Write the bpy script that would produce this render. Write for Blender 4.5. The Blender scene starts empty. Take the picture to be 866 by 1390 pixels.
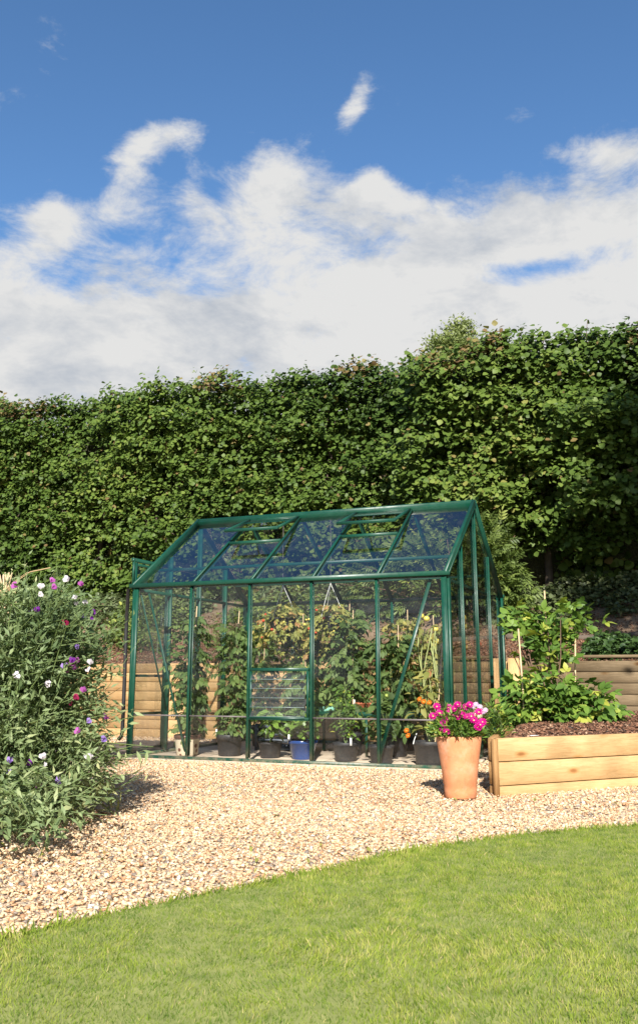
import bpy, math, random
import numpy as np
from mathutils import Vector, Matrix
rs = np.random.RandomState(7)
random.seed(7)
scene = bpy.context.scene
COL = scene.collection
PI = math.pi
A = np.array

# ------------------------------------------------------------------ materials
def new_mat(name):
    m = bpy.data.materials.new(name); m.use_nodes = True
    nt = m.node_tree
    for n in list(nt.nodes):
        if n.type != 'OUTPUT_MATERIAL': nt.nodes.remove(n)
    return m, nt, nt.nodes, nt.links, [n for n in nt.nodes if n.type == 'OUTPUT_MATERIAL'][0]

def ramp(nt, stops, fac=None, interp='LINEAR'):
    r = nt.nodes.new('ShaderNodeValToRGB'); e = r.color_ramp.elements
    r.color_ramp.interpolation = interp
    while len(e) > 1: e.remove(e[-1])
    e[0].position = stops[0][0]; e[0].color = (*stops[0][1], 1)
    for p, c in stops[1:]:
        k = e.new(p); k.color = (*c, 1)
    if fac is not None: nt.links.new(fac, r.inputs[0])
    return r

def noise(nt, scale, detail=4, rough=.6, coord='Object', vscale=None):
    tc = nt.nodes.new('ShaderNodeTexCoord'); n = nt.nodes.new('ShaderNodeTexNoise')
    n.inputs['Scale'].default_value = scale; n.inputs['Detail'].default_value = detail; n.inputs['Roughness'].default_value = rough
    if vscale:
        mp = nt.nodes.new('ShaderNodeMapping'); mp.inputs['Scale'].default_value = vscale
        nt.links.new(tc.outputs[coord], mp.inputs[0]); nt.links.new(mp.outputs[0], n.inputs['Vector'])
    else: nt.links.new(tc.outputs[coord], n.inputs['Vector'])
    return n

def mix(nt, a, b, fac, mode='MIX'):
    m = nt.nodes.new('ShaderNodeMix'); m.data_type = 'RGBA'; m.blend_type = mode
    for sock, v in ((m.inputs[0], fac), (m.inputs[6], a), (m.inputs[7], b)):
        if isinstance(v, (int, float)): sock.default_value = v
        elif isinstance(v, tuple): sock.default_value = (*v, 1)
        else: nt.links.new(v, sock)
    return m.outputs[2]

def bump(nt, h, strength=.4, dist=.01):
    b = nt.nodes.new('ShaderNodeBump'); b.inputs['Strength'].default_value = strength; b.inputs['Distance'].default_value = dist
    nt.links.new(h, b.inputs['Height']); return b.outputs[0]

def principled(nt, out, color, rough=.6, normal=None, spec=.5, metallic=0):
    p = nt.nodes.new('ShaderNodeBsdfPrincipled')
    if isinstance(color, tuple): p.inputs['Base Color'].default_value = (*color, 1)
    else: nt.links.new(color, p.inputs['Base Color'])
    if isinstance(rough, (int, float)): p.inputs['Roughness'].default_value = rough
    else: nt.links.new(rough, p.inputs['Roughness'])
    p.inputs['Specular IOR Level'].default_value = spec; p.inputs['Metallic'].default_value = metallic
    if normal is not None: nt.links.new(normal, p.inputs['Normal'])
    nt.links.new(p.outputs[0], out.inputs[0]); return p

def leaf_mat(name, stops, rough=.5, trans=.28, spec=.35, trans_tint=(1.0, 1.15, .5)):
    m, nt, N, L, out = new_mat(name)
    at = N.new('ShaderNodeAttribute'); at.attribute_name = 'rnd'
    r = ramp(nt, stops, at.outputs['Fac'])
    p = principled(nt, out, r.outputs[0], rough, spec=spec)
    t = N.new('ShaderNodeBsdfTranslucent'); L.new(mix(nt, r.outputs[0], trans_tint, 1.0, 'MULTIPLY'), t.inputs[0])
    ms = N.new('ShaderNodeMixShader'); ms.inputs[0].default_value = trans
    L.new(p.outputs[0], ms.inputs[1]); L.new(t.outputs[0], ms.inputs[2]); L.new(ms.outputs[0], out.inputs[0])
    return m

def plain(name, color, rough=.5, nscale=None, var=.25, bstr=0, bscale=80, spec=.5, bdist=.003):
    m, nt, N, L, out = new_mat(name)
    c = color
    if nscale:
        n = noise(nt, nscale)
        c = ramp(nt, [(.3, tuple(x * (1 - var) for x in color)), (.7, tuple(min(1, x * (1 + var)) for x in color))], n.outputs[0]).outputs[0]
    nrm = None
    if bstr: nrm = bump(nt, noise(nt, bscale, 5).outputs[0], bstr, bdist)
    principled(nt, out, c, rough, nrm, spec); return m

def attr_mat(name, stops, rough=.8, trans=0, bstr=0, spec=.4):
    m, nt, N, L, out = new_mat(name)
    at = N.new('ShaderNodeAttribute'); at.attribute_name = 'rnd'
    r = ramp(nt, stops, at.outputs['Fac'])
    nn = noise(nt, 90, 4)
    c = mix(nt, r.outputs[0], ramp(nt, [(.3, (.72,) * 3), (.7, (1.1,) * 3)], nn.outputs[0]).outputs[0], 1.0, 'MULTIPLY')
    principled(nt, out, c, rough, bump(nt, nn.outputs[0], bstr, .004) if bstr else None, spec); return m

M = {}
M['hedge'] = leaf_mat('hedge_leaf', [(0, (.026, .050, .010)), (.35, (.060, .104, .018)), (.7, (.108, .162, .030)), (.9, (.165, .215, .042)), (.96, (.21, .20, .055)), (1, (.17, .10, .05))], .5, .22, .22)
M['elder'] = leaf_mat('pinnate_leaf', [(0, (.07, .105, .025)), (.6, (.125, .175, .042)), (.95, (.19, .245, .06)), (1, (.38, .40, .09))], .5, .3)
M['tomato_leaf'] = leaf_mat('tomato_leaf', [(0, (.05, .085, .02)), (.5, (.095, .155, .04)), (1, (.17, .23, .065))], .6, .3)
M['tomato_old'] = leaf_mat('yellowing_leaf', [(0, (.15, .17, .04)), (.5, (.28, .28, .07)), (.85, (.42, .36, .10)), (1, (.38, .17, .07))], .6, .3)
M['pepper_leaf'] = leaf_mat('pepper_leaf', [(0, (.08, .14, .025)), (.5, (.14, .24, .04)), (1, (.22, .34, .06))], .4, .3, .5)
M['pea_leaf'] = leaf_mat('sweet_pea_leaf', [(0, (.09, .14, .055)), (.45, (.175, .235, .10)), (.8, (.27, .325, .15)), (1, (.40, .40, .19))], .55, .25)
M['rasp_leaf'] = leaf_mat('raspberry_leaf', [(0, (.06, .12, .02)), (.5, (.11, .20, .032)), (.85, (.19, .29, .045)), (1, (.42, .42, .07))], .5, .3)
M['ivy'] = leaf_mat('ivy_leaf', [(0, (.05, .07, .025)), (.6, (.10, .13, .05)), (1, (.17, .19, .09))], .45, .15)
M['cover'] = leaf_mat('ground_cover_leaf', [(0, (.02, .045, .012)), (1, (.06, .11, .025))], .5, .15)
M['grass'] = leaf_mat('grass_blade', [(0, (.095, .165, .02)), (.45, (.205, .27, .034)), (.8, (.31, .355, .06)), (.93, (.42, .39, .13)), (1, (.50, .40, .20))], .65, .3, .15)
M['fartree'] = leaf_mat('far_tree_leaf', [(0, (.13, .165, .05)), (.6, (.21, .25, .08)), (1, (.31, .34, .12))], .5, .3)
M['stem'] = plain('green_stem', (.12, .17, .05), .6)
M['stem_pale'] = plain('pale_stem', (.30, .33, .12), .6)
M['twig'] = plain('brown_twig', (.12, .07, .045), .8, 12)
M['bark'] = plain('tree_bark', (.10, .075, .055), .9, 9, .4, .6, 30, bdist=.02)
M['cane'] = plain('bamboo_cane', (.52, .38, .22), .5, 25, .2)
M['twine'] = plain('jute_twine', (.45, .30, .16), .9)

m, nt, N, L, out = new_mat('green_coated_aluminium'); M['green'] = m
n = noise(nt, 6, 3); c = ramp(nt, [(.3, (.002, .042, .024)), (.7, (.004, .060, .035))], n.outputs[0])
geo = N.new('ShaderNodeNewGeometry'); sx = N.new('ShaderNodeSeparateXYZ'); L.new(geo.outputs['Position'], sx.inputs[0])
mr_ = N.new('ShaderNodeMapRange'); L.new(sx.outputs[2], mr_.inputs[0]); mr_.inputs[1].default_value = .16; mr_.inputs[2].default_value = .0; mr_.inputs[3].default_value = 0; mr_.inputs[4].default_value = .75
mm_ = N.new('ShaderNodeMath'); mm_.operation = 'MULTIPLY'; L.new(mr_.outputs[0], mm_.inputs[0]); L.new(ramp(nt, [(.4, (0,) * 3), (.6, (1,) * 3)], noise(nt, 16, 6, .7).outputs[0]).outputs[0], mm_.inputs[1])
class _c: pass
c2 = _c(); c2.outputs = [mix(nt, c.outputs[0], (.22, .17, .11), mm_.outputs[0])]; c = c2
rr = ramp(nt, [(.3, (.34,) * 3), (.7, (.55,) * 3)], noise(nt, 14, 3).outputs[0])
principled(nt, out, c.outputs[0], rr.outputs[0], None, .5)
M['black'] = plain('black_plastic', (.018, .018, .019), .4, 10, .3)
M['blackpot'] = plain('black_pot_plastic', (.028, .028, .030), .55, 14, .35)
M['bluepot'] = plain('blue_glazed_pot', (.022, .055, .19), .22, 8, .25)
M['steel'] = plain('dull_clip', (.12, .10, .10), .5)

m, nt, N, L, out = new_mat('thin_glass'); M['glass'] = m            # thin pane: both faces' reflection, straight transmission
tr = N.new('ShaderNodeBsdfTransparent'); tr.inputs[0].default_value = (.965, .975, .975, 1)
gl = N.new('ShaderNodeBsdfGlossy'); gl.inputs['Roughness'].default_value = .015
fr = N.new('ShaderNodeFresnel'); fr.inputs[0].default_value = 1.5
geo = N.new('ShaderNodeNewGeometry')
dot = N.new('ShaderNodeVectorMath'); dot.operation = 'DOT_PRODUCT'; L.new(geo.outputs['Normal'], dot.inputs[0]); L.new(geo.outputs['Incoming'], dot.inputs[1])
ab = N.new('ShaderNodeMath'); ab.operation = 'ABSOLUTE'; L.new(dot.outputs['Value'], ab.inputs[0])
om = N.new('ShaderNodeMath'); om.operation = 'SUBTRACT'; om.inputs[0].default_value = 1; L.new(ab.outputs[0], om.inputs[1])
pw = N.new('ShaderNodeMath'); pw.operation = 'POWER'; L.new(om.outputs[0], pw.inputs[0]); pw.inputs[1].default_value = 2.3
mr = N.new('ShaderNodeMath'); mr.operation = 'MULTIPLY_ADD'; L.new(pw.outputs[0], mr.inputs[0]); mr.inputs[1].default_value = .94; mr.inputs[2].default_value = .06
ms = N.new('ShaderNodeMixShader'); L.new(mr.outputs[0], ms.inputs[0]); L.new(tr.outputs[0], ms.inputs[1]); L.new(gl.outputs[0], ms.inputs[2])
df = N.new('ShaderNodeBsdfDiffuse'); df.inputs[0].default_value = (.5, .5, .47, 1)
dn = ramp(nt, [(.5, (.0,) * 3), (.85, (.045,) * 3)], noise(nt, 4, 5, .7).outputs[0])
ms2 = N.new('ShaderNodeMixShader'); L.new(dn.outputs[0], ms2.inputs[0]); L.new(ms.outputs[0], ms2.inputs[1]); L.new(df.outputs[0], ms2.inputs[2])
L.new(ms2.outputs[0], out.inputs[0])

gd = M['glass'].copy(); gd.name = 'dusty_thin_glass'; M['glass_dusty'] = gd
for n_ in gd.node_tree.nodes:
    if n_.type == 'VALTORGB': n_.color_ramp.elements[0].color = (.05,) * 3 + (1,); n_.color_ramp.elements[1].color = (.13,) * 3 + (1,)
M['glass_edge'] = plain('glass_edge', (.16, .22, .21), .3)
def wood(name, base, dark, light, axis_rot=0, grain=(1.6, 20, 20)):
    m, nt, N, L, out = new_mat(name)
    tc = N.new('ShaderNodeTexCoord'); mp = N.new('ShaderNodeMapping')
    mp.inputs['Scale'].default_value = grain
    L.new(tc.outputs['Generated'], mp.inputs[0])
    oi = N.new('ShaderNodeObjectInfo'); at = N.new('ShaderNodeAttribute'); at.attribute_name = 'wuv'
    L.new(at.outputs['Vector'], mp.inputs[0])
    n1 = N.new('ShaderNodeTexNoise'); n1.inputs['Scale'].default_value = 3; n1.inputs['Detail'].default_value = 6; n1.inputs['Distortion'].default_value = 1.4; n1.inputs['Roughness'].default_value = .68
    L.new(mp.outputs[0], n1.inputs['Vector'])
    c = ramp(nt, [(.25, dark), (.5, base), (.75, light)], n1.outputs[0]).outputs[0]
    # knots
    vo = N.new('ShaderNodeTexVoronoi'); vo.inputs['Scale'].default_value = 1; mp2 = N.new('ShaderNodeMapping'); mp2.inputs['Scale'].default_value = (3.4, 8, 8)
    L.new(at.outputs['Vector'], mp2.inputs[0]); L.new(mp2.outputs[0], vo.inputs['Vector'])
    k = ramp(nt, [(0, (.34, .20, .10)), (.09, (.55, .38, .24)), (.15, (.86, .76, .62)), (.24, (1, 1, 1))], vo.outputs['Distance'])
    c = mix(nt, c, k.outputs[0], 1.0, 'MULTIPLY')
    # stains
    n3 = N.new('ShaderNodeTexNoise'); n3.inputs['Scale'].default_value = 2.2; n3.inputs['Detail'].default_value = 5; L.new(at.outputs['Vector'], n3.inputs['Vector'])
    s = ramp(nt, [(.35, (.72, .70, .66)), (.6, (1.05, 1.05, 1.05))], n3.outputs[0])
    c = mix(nt, c, s.outputs[0], 1.0, 'MULTIPLY')
    rn = N.new('ShaderNodeAttribute'); rn.attribute_name = 'rnd'
    v = ramp(nt, [(0, (.90, .90, .89)), (1, (1.06, 1.05, 1.03))], rn.outputs['Fac'])
    c = mix(nt, c, v.outputs[0], 1.0, 'MULTIPLY')
    principled(nt, out, c, .75, bump(nt, n1.outputs[0], .35, .004), .3); return m
M['wood'] = wood('pine_sleeper', (.50, .315, .145), (.37, .225, .095), (.58, .39, .20))
M['wood_grey_shaded'] = wood('weathered_shaded_sleeper', (.22, .16, .095), (.15, .11, .062), (.29, .215, .13))  # weathered grey-brown, with the right wall's shade put into the colour
M['wood_end'] = wood('sawn_post', (.30, .17, .07), (.20, .11, .045), (.38, .23, .10))

m, nt, N, L, out = new_mat('terracotta'); M['terracotta'] = m
n1 = noise(nt, 7, 6, .65); c = ramp(nt, [(.25, (.52, .20, .085)), (.5, (.62, .255, .12)), (.75, (.70, .33, .18))], n1.outputs[0]).outputs[0]
n2 = noise(nt, 3, 4, .6, vscale=(1, 1, 5)); c = mix(nt, c, ramp(nt, [(.42, (1, 1, 1)), (.8, (.80, .84, .86))], n2.outputs[0]).outputs[0], 1., 'MULTIPLY')
n4 = noise(nt, 26, 6, .7); c = mix(nt, c, ramp(nt, [(.50, (1, 1, 1)), (.68, (.72, .74, .74))], n4.outputs[0]).outputs[0], .6, 'MULTIPLY'); n5 = noise(nt, 6, 5, .7); c = mix(nt, c, (.66, .46, .36), ramp(nt, [(.52, (0,) * 3), (.75, (.55,) * 3)], n5.outputs[0]).outputs[0])
principled(nt, out, c, .82, bump(nt, noise(nt, 60, 4, vscale=(1, 1, 6)).outputs[0], .25, .003), .25)
m, nt, N, L, out = new_mat('painted_cream_pot'); M['creampot'] = m
tc = N.new('ShaderNodeTexCoord'); vo = N.new('ShaderNodeTexVoronoi'); vo.inputs['Scale'].default_value = 13; L.new(tc.outputs['Object'], vo.inputs['Vector'])
c = ramp(nt, [(0, (.10, .035, .02)), (.22, (.13, .05, .03)), (.27, (.50, .42, .30)), (1, (.56, .48, .35))], vo.outputs['Distance'])
principled(nt, out, c.outputs[0], .35)
M['brownrim'] = plain('brown_glaze', (.09, .04, .025), .35, 9)
M['soil'] = plain('potting_soil', (.045, .03, .02), .95, 40, .5, .8, 120)
M['white'] = plain('white_plastic_label', (.75, .75, .72), .5)
M['pinkpot'] = plain('small_clay_pot', (.45, .13, .06), .7, 20)
M['seedtray'] = plain('pale_green_tray', (.25, .55, .42), .45, 30, .3)
M['greybox'] = plain('grey_plastic_crate', (.07, .085, .11), .5, 6)
M['fr_green'] = plain('unripe_tomato', (.32, .38, .08), .25, 20, .2)
M['fr_yel'] = plain('yellow_tomato', (.60, .50, .10), .25, 20, .2)
M['fr_red'] = plain('red_tomato', (.50, .06, .02), .22, 20, .2)
def petal(name, c, e=None):
    e = e or c
    return leaf_mat(name, [(0, tuple(x * .8 for x in c)), (.6, c), (1, e)], .6, .3, .2, (1, 1, 1))
M['pet_magenta'] = petal('magenta_petal', (.50, .004, .19), (.66, .02, .30))
M['pet_purple'] = petal('purple_petal', (.15, .018, .24), (.28, .05, .42))
M['pet_lav'] = petal('lavender_petal', (.26, .15, .50), (.48, .35, .66))
M['pet_mauve'] = petal('mauve_petal', (.38, .07, .34), (.55, .18, .50))
M['pet_maroon'] = petal('maroon_petal', (.20, .01, .05), (.38, .02, .09))
M['pet_white'] = petal('white_petal', (.72, .66, .70), (.78, .72, .78))
M['pet_cream'] = petal('cream_petal', (.75, .74, .42), (.8, .8, .6))
M['pet_pink'] = petal('pink_petal', (.52, .02, .22), (.62, .08, .32))
M['pet_orange'] = petal('orange_petal', (.80, .20, .015), (.85, .45, .03))

# ------------------------------------------------------------------ mesh building
class MB:
    def __init__(s): s.v = []; s.f = []; s.r = []; s.w = []; s.n = 0; s.hasw = False
    def add(s, V, F, r=.5, w=None):
        V = np.asarray(V, float).reshape(-1, 3)
        for f in F:
            f = np.asarray(f, int)
            if f.ndim == 1: f = f[None]
            s.f.append(f + s.n)
        s.v.append(V); s.r.append(np.broadcast_to(np.asarray(r, float), (len(V),)))
        if w is None: w = np.zeros_like(V)
        else: s.hasw = True
        s.w.append(w)
        s.n += len(V); return s
    def build(s, name, mat, parent=None, smooth=False, loc=None):
        V = np.concatenate(s.v)
        if loc is not None: V = V - A(loc)
        me = bpy.data.meshes.new(name)
        sizes = np.concatenate([np.full(len(f), f.shape[1]) for f in s.f])
        loops = np.concatenate([f.ravel() for f in s.f])
        me.vertices.add(len(V)); me.vertices.foreach_set('co', V.ravel())
        me.loops.add(len(loops)); me.loops.foreach_set('vertex_index', loops.astype(np.int32))
        me.polygons.add(len(sizes))
        st = np.concatenate([[0], np.cumsum(sizes)[:-1]]).astype(np.int32)
        me.polygons.foreach_set('loop_start', st)
        at = me.attributes.new('rnd', 'FLOAT', 'POINT'); at.data.foreach_set('value', np.concatenate(s.r).astype(np.float32))
        if s.hasw:
            aw = me.attributes.new('wuv', 'FLOAT_VECTOR', 'POINT'); aw.data.foreach_set('vector', np.concatenate(s.w).ravel().astype(np.float32))
        me.update(calc_edges=True)
        if smooth: me.polygons.foreach_set('use_smooth', np.ones(len(sizes), bool))
        me.materials.append(mat if not isinstance(mat, str) else M[mat])
        o = bpy.data.objects.new(name, me); COL.objects.link(o)
        if loc is not None: o.location = loc
        if parent is not None: o.parent = parent
        return o
    # ---- shapes
    def box(s, c, size, rotz=0, r=.5, rot=None):
        hx, hy, hz = [x / 2 for x in size]
        V = A([[x, y, z] for x in (-hx, hx) for y in (-hy, hy) for z in (-hz, hz)])
        if rot is not None: V = V @ rot.T
        elif rotz:
            cr, sr = math.cos(rotz), math.sin(rotz); V = V @ A([[cr, -sr, 0], [sr, cr, 0], [0, 0, 1]]).T
        return s.add(V + A(c), BOXF, r)
    def bar(s, p, q, w, d, up=(0, 0, 1), r=.5, bev=.12, wuv=False):
        """prism from p to q, width w across, d along up; small chamfers"""
        p, q, up = A(p, float), A(q, float), A(up, float)
        a = q - p; ln = np.linalg.norm(a); a /= ln
        x = np.cross(a, up); x /= np.linalg.norm(x); y = np.cross(x, a)
        b = min(w, d) * bev
        P = [(-w / 2 + b, -d / 2), (w / 2 - b, -d / 2), (w / 2, -d / 2 + b), (w / 2, d / 2 - b), (w / 2 - b, d / 2), (-w / 2 + b, d / 2), (-w / 2, d / 2 - b), (-w / 2, -d / 2 + b)]
        V = [e + x * u + y * v for e in (p, q) for u, v in P]
        F = [[i, (i + 1) % 8, 8 + (i + 1) % 8, 8 + i] for i in range(8)]
        W = None
        if wuv:
            o = rs.rand(3) * 30
            W = A([(t * ln + o[0], u + o[1], v + o[2]) for t in (0, 1) for u, v in P])
        return s.add(V, [A(F), A([list(range(7, -1, -1))]), A([list(range(8, 16))])], r, W)
    def tube(s, pts, rad, n=6, r=.5, cap=True):
        pts = np.asarray(pts, float); k = len(pts)
        rad = np.broadcast_to(np.asarray(rad, float), (k,))
        T = np.gradient(pts, axis=0); T /= np.linalg.norm(T, axis=1)[:, None] + 1e-9
        ref = A([0, 0, 1.]) if abs(T[:, 2]).mean() < .8 else A([1., 0, 0])
        X = np.cross(T, ref); X /= np.linalg.norm(X, axis=1)[:, None] + 1e-9; Y = np.cross(T, X)
        an = np.arange(n) * 2 * PI / n
        V = pts[:, None] + rad[:, None, None] * (np.cos(an)[None, :, None] * X[:, None] + np.sin(an)[None, :, None] * Y[:, None])
        F = [[i * n + j, i * n + (j + 1) % n, (i + 1) * n + (j + 1) % n, (i + 1) * n + j] for i in range(k - 1) for j in range(n)]
        fs = [A(F)]
        if cap: fs += [A([list(range(n))]), A([list(range((k - 1) * n, k * n))])]
        return s.add(V.reshape(-1, 3), fs, r)
    def lathe(s, prof, n=32, c=(0, 0, 0), r=.5, wob=0):
        an = np.arange(n) * 2 * PI / n; V = []
        for i, (rr, z) in enumerate(prof):
            for a_ in an:
                k = rr * (1 + wob * math.sin(3 * a_ + i)); V.append((c[0] + k * math.cos(a_), c[1] + k * math.sin(a_), c[2] + z))
        F = [[i * n + j, i * n + (j + 1) % n, (i + 1) * n + (j + 1) % n, (i + 1) * n + j] for i in range(len(prof) - 1) for j in range(n)]
        return s.add(V, [A(F)], r)
    def scatter(s, proto, P, D, Nn, S, r, flat=None):
        PV, PF = proto; k = len(P); n = len(PV)
        D = D / (np.linalg.norm(D, axis=1)[:, None] + 1e-9)
        X = np.cross(D, Nn); X /= np.linalg.norm(X, axis=1)[:, None] + 1e-9; Z = np.cross(X, D)
        S = np.broadcast_to(np.asarray(S, float), (k,))
        V = P[:, None] + S[:, None, None] * (PV[None, :, 0:1] * X[:, None] + PV[None, :, 1:2] * D[:, None] + PV[None, :, 2:3] * Z[:, None])
        fs = [(np.asarray(f)[None] + (np.arange(k) * n)[:, None, None]).reshape(-1, np.asarray(f).shape[1]) for f in PF]
        rr = np.repeat(np.broadcast_to(r, (k,)), n)
        s.add(V.reshape(-1, 3), fs, rr)
        return s
BOXF = [A([[0, 1, 3, 2], [4, 6, 7, 5], [0, 4, 5, 1], [2, 3, 7, 6], [0, 2, 6, 4], [1, 5, 7, 3]])]

# leaf prototypes: y = length axis 0..1, x = width, z = normal
def leaf_oval(w=.8, droop=.15, fold=.10):
    V = A([(0, 0, 0), (-.36 * w, .22, fold), (0, .27, 0), (.36 * w, .22, fold), (-.5 * w, .52, fold * .9 - droop * .2), (0, .58, -droop * .25), (.5 * w, .52, fold * .9 - droop * .2), (-.26 * w, .82, -droop * .6), (.26 * w, .82, -droop * .6), (0, 1, -droop)], float)
    return V, [A([[0, 2, 1], [0, 3, 2]]), A([[1, 2, 5, 4], [2, 3, 6, 5]]), A([[4, 5, 9, 7], [5, 6, 8, 9]])]
def leaf_narrow(w=.25, droop=.1):
    V = A([(0, 0, 0), (-w / 2, .4, .03), (w / 2, .4, .03), (0, .45, -.01), (0, 1, -droop)], float)
    return V, [A([[0, 3, 1], [0, 2, 3], [1, 3, 4], [3, 2, 4]])]
def combine(protos):
    V = []; F3 = []; F4 = []; n = 0
    for (pv, pf), (ox, oy, oz), ang, sc, tilt in protos:
        ca, sa = math.cos(ang), math.sin(ang)
        R = A([[ca, sa, 0], [-sa, ca, 0], [0, 0, 1]]).T
        v = pv * sc; v = v.copy(); v[:, 2] += -tilt * v[:, 1]
        x = v[:, 0] * ca + v[:, 1] * sa; y = -v[:, 0] * sa + v[:, 1] * ca
        V.append(np.stack([x + ox, y + oy, v[:, 2] + oz], 1))
        for f in pf: (F3 if f.shape[1] == 3 else F4).append(f + n)
        n += len(v)
    out = [np.concatenate(F3)] if F3 else []
    if F4: out.append(np.concatenate(F4))
    return np.concatenate(V), out
ov = leaf_oval(.62, .25, .06); ovp = leaf_oval(.36, .2, .05)
small = leaf_narrow(.55, .2)
rach = (A([(-.012, 0, 0), (.012, 0, 0), (.008, .75, -.05), (-.008, .75, -.05)], float), [A([[0, 1, 2, 3]])])
TOM = combine([(rach, (0, 0, 0), 0, 1, 0)] + [(ov, (0, .70, -.05), 0, .36, .3)] +
              [(ov, (sgn * .01, y, -.03), sgn * 1.05, s_, .35) for y, s_ in ((.22, .26), (.42, .34), (.60, .30)) for sgn in (-1, 1)] +
              [(small, (sgn * .01, y, -.02), sgn * 1.3, .12, .2) for y in (.32, .52) for sgn in (-1, 1)])
PIN = combine([(rach, (0, 0, 0), 0, 1, 0), (ovp, (0, .72, -.05), 0, .36, .2)] +
              [(ovp, (sgn * .01, y, -.02), sgn * .95, .38, .2) for y in (.2, .38, .56) for sgn in (-1, 1)])
TRI = combine([(leaf_oval(.62, .2, .07), (0, .30, 0), 0, .70, .1)] + [(leaf_oval(.58, .2, .07), (sg * .01, .28, 0), sg * 1.15, .52, .2) for sg in (-1, 1)] + [((A([(-.01, 0, 0), (.01, 0, 0), (.01, .32, 0), (-.01, .32, 0)], float), [A([[0, 1, 2, 3]])]), (0, 0, 0), 0, 1, 0)])
OV = leaf_oval(.72, .18, .10); ROUND = leaf_oval(.98, .15, .09); NAR = leaf_narrow(.28, .15); MID = leaf_oval(.5, .25, .08)

def unit(v): return v / (np.linalg.norm(v, axis=-1, keepdims=True) + 1e-9)
def rnd3(k): return rs.normal(size=(k, 3))
class Waves:
    """cheap smooth noise: sum of random plane waves"""
    def __init__(s, dim, freq, k=14):
        d = unit(rs.normal(size=(k, dim))); s.K = d * (freq * (.6 + .9 * rs.rand(k)))[:, None]; s.ph = rs.rand(k) * 2 * PI
    def __call__(s, P): return np.sin(P @ s.K.T + s.ph).sum(1) / math.sqrt(len(s.ph)) * 1.2

# ------------------------------------------------------------------ objects
def props(o, label=None, cat=None, group=None, kind=None):
    if label: o['label'] = label
    if cat: o['category'] = cat
    if group: o['group'] = group
    if kind: o['kind'] = kind
    return o
def thing(name, label, cat, loc=(0, 0, 0), group=None):
    o = bpy.data.objects.new(name, None); COL.objects.link(o); o.location = loc; o.empty_display_size = .1
    return props(o, label, cat, group)
def localise(root):
    """children were built in world coordinates: make them local to their thing"""
    def rec(o):
        for c in o.children:
            if c.type == 'MESH' and not c.get('_loc'):
                c.data.transform(Matrix.Translation(-Vector(ORI[root.name]))) if c.data.users == 1 else None
            rec(c)
def done(root):
    loc = root.location.copy()
    for c in root.children_recursive if hasattr(root, 'children_recursive') else []: pass
    for c in kids(root):
        if c.parent == root: c.location = c.location - loc
def kids(root): return [o for o in COL.objects if o.parent is not None and o.parent == root]

# ================================================================== SETTING
m, nt, N, L, out = new_mat('rough_ground')
c = ramp(nt, [(.3, (.07, .10, .03)), (.7, (.14, .17, .05))], noise(nt, 3, 6).outputs[0]); principled(nt, out, c.outputs[0], .95); GROUNDM = m
b = MB(); S = 300; b.add([(-S, -S, -.03), (S, -S, -.03), (S, S, -.03), (-S, S, -.03)], [A([[0, 1, 2, 3]])])
props(b.build('ground', GROUNDM), kind='structure')

# gravel bed
m, nt, N, L, out = new_mat('gravel_bed')
tc = N.new('ShaderNodeTexCoord'); vo = N.new('ShaderNodeTexVoronoi'); vo.inputs['Scale'].default_value = 55; vo.inputs['Randomness'].default_value = 1; L.new(tc.outputs['Object'], vo.inputs['Vector'])
sep = N.new('ShaderNodeSeparateColor'); L.new(vo.outputs['Color'], sep.inputs[0])
c = ramp(nt, [(0, (.34, .23, .14)), (.3, (.58, .42, .26)), (.7, (.70, .57, .40)), (1, (.36, .31, .26))], sep.outputs[0])
inv = N.new('ShaderNodeMath'); inv.operation = 'SUBTRACT'; inv.inputs[0].default_value = 1; L.new(vo.outputs['Distance'], inv.inputs[1])
principled(nt, out, c.outputs[0], .85, bump(nt, inv.outputs[0], .8, .012)); GRAVM = m
b = MB(); b.add([(-9, -9, -.012), (9, -9, -.012), (9, 2.72, -.012), (-9, 2.72, -.012)], [A([[0, 1, 2, 3]])])
props(b.build('gravel_path', GRAVM), kind='structure')

LAWN = A([(2.2, -12), (2.6, -8.5), (2.85, -6.6), (3.02, -5.6), (3.06, -5.32), (3.15, -5.06), (3.32, -4.66), (3.58, -4.08), (3.80, -3.52), (4.15, -2.96), (4.68, -2.42), (5.5, -1.85), (6.8, -1.3), (9, -.8)])
t_ = np.linspace(0, len(LAWN) - 1, 90); LW = np.stack([np.interp(t_, np.arange(len(LAWN)), LAWN[:, i]) for i in (0, 1)], 1)
LW = np.stack([np.convolve(np.pad(LW[:, i], 3, 'edge'), np.ones(7) / 7, 'valid') for i in (0, 1)], 1)
b = MB(); V = [(x, y, .006) for x, y in LW]; V2 = [(x + (11 - x) * 1, min(y, y) , .006) for x, y in LW]
k = len(V); b.add(V + [(12, y - 0.0, .006) for x, y in LW], [A([[i, k + i, k + i + 1, i + 1] for i in range(k - 1)])])
b.add([(x, y, .006) for x, y in LW] + [(x - .01, y + .005, -.03) for x, y in LW], [A([[i, i + 1, k + i + 1, k + i] for i in range(k - 1)])])
m, nt, N, L, out = new_mat('lawn_thatch'); c = ramp(nt, [(.3, (.17, .20, .045)), (.7, (.30, .31, .09))], noise(nt, 14, 6).outputs[0]); principled(nt, out, c.outputs[0], .95)
props(b.build('lawn', m), kind='structure')
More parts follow.
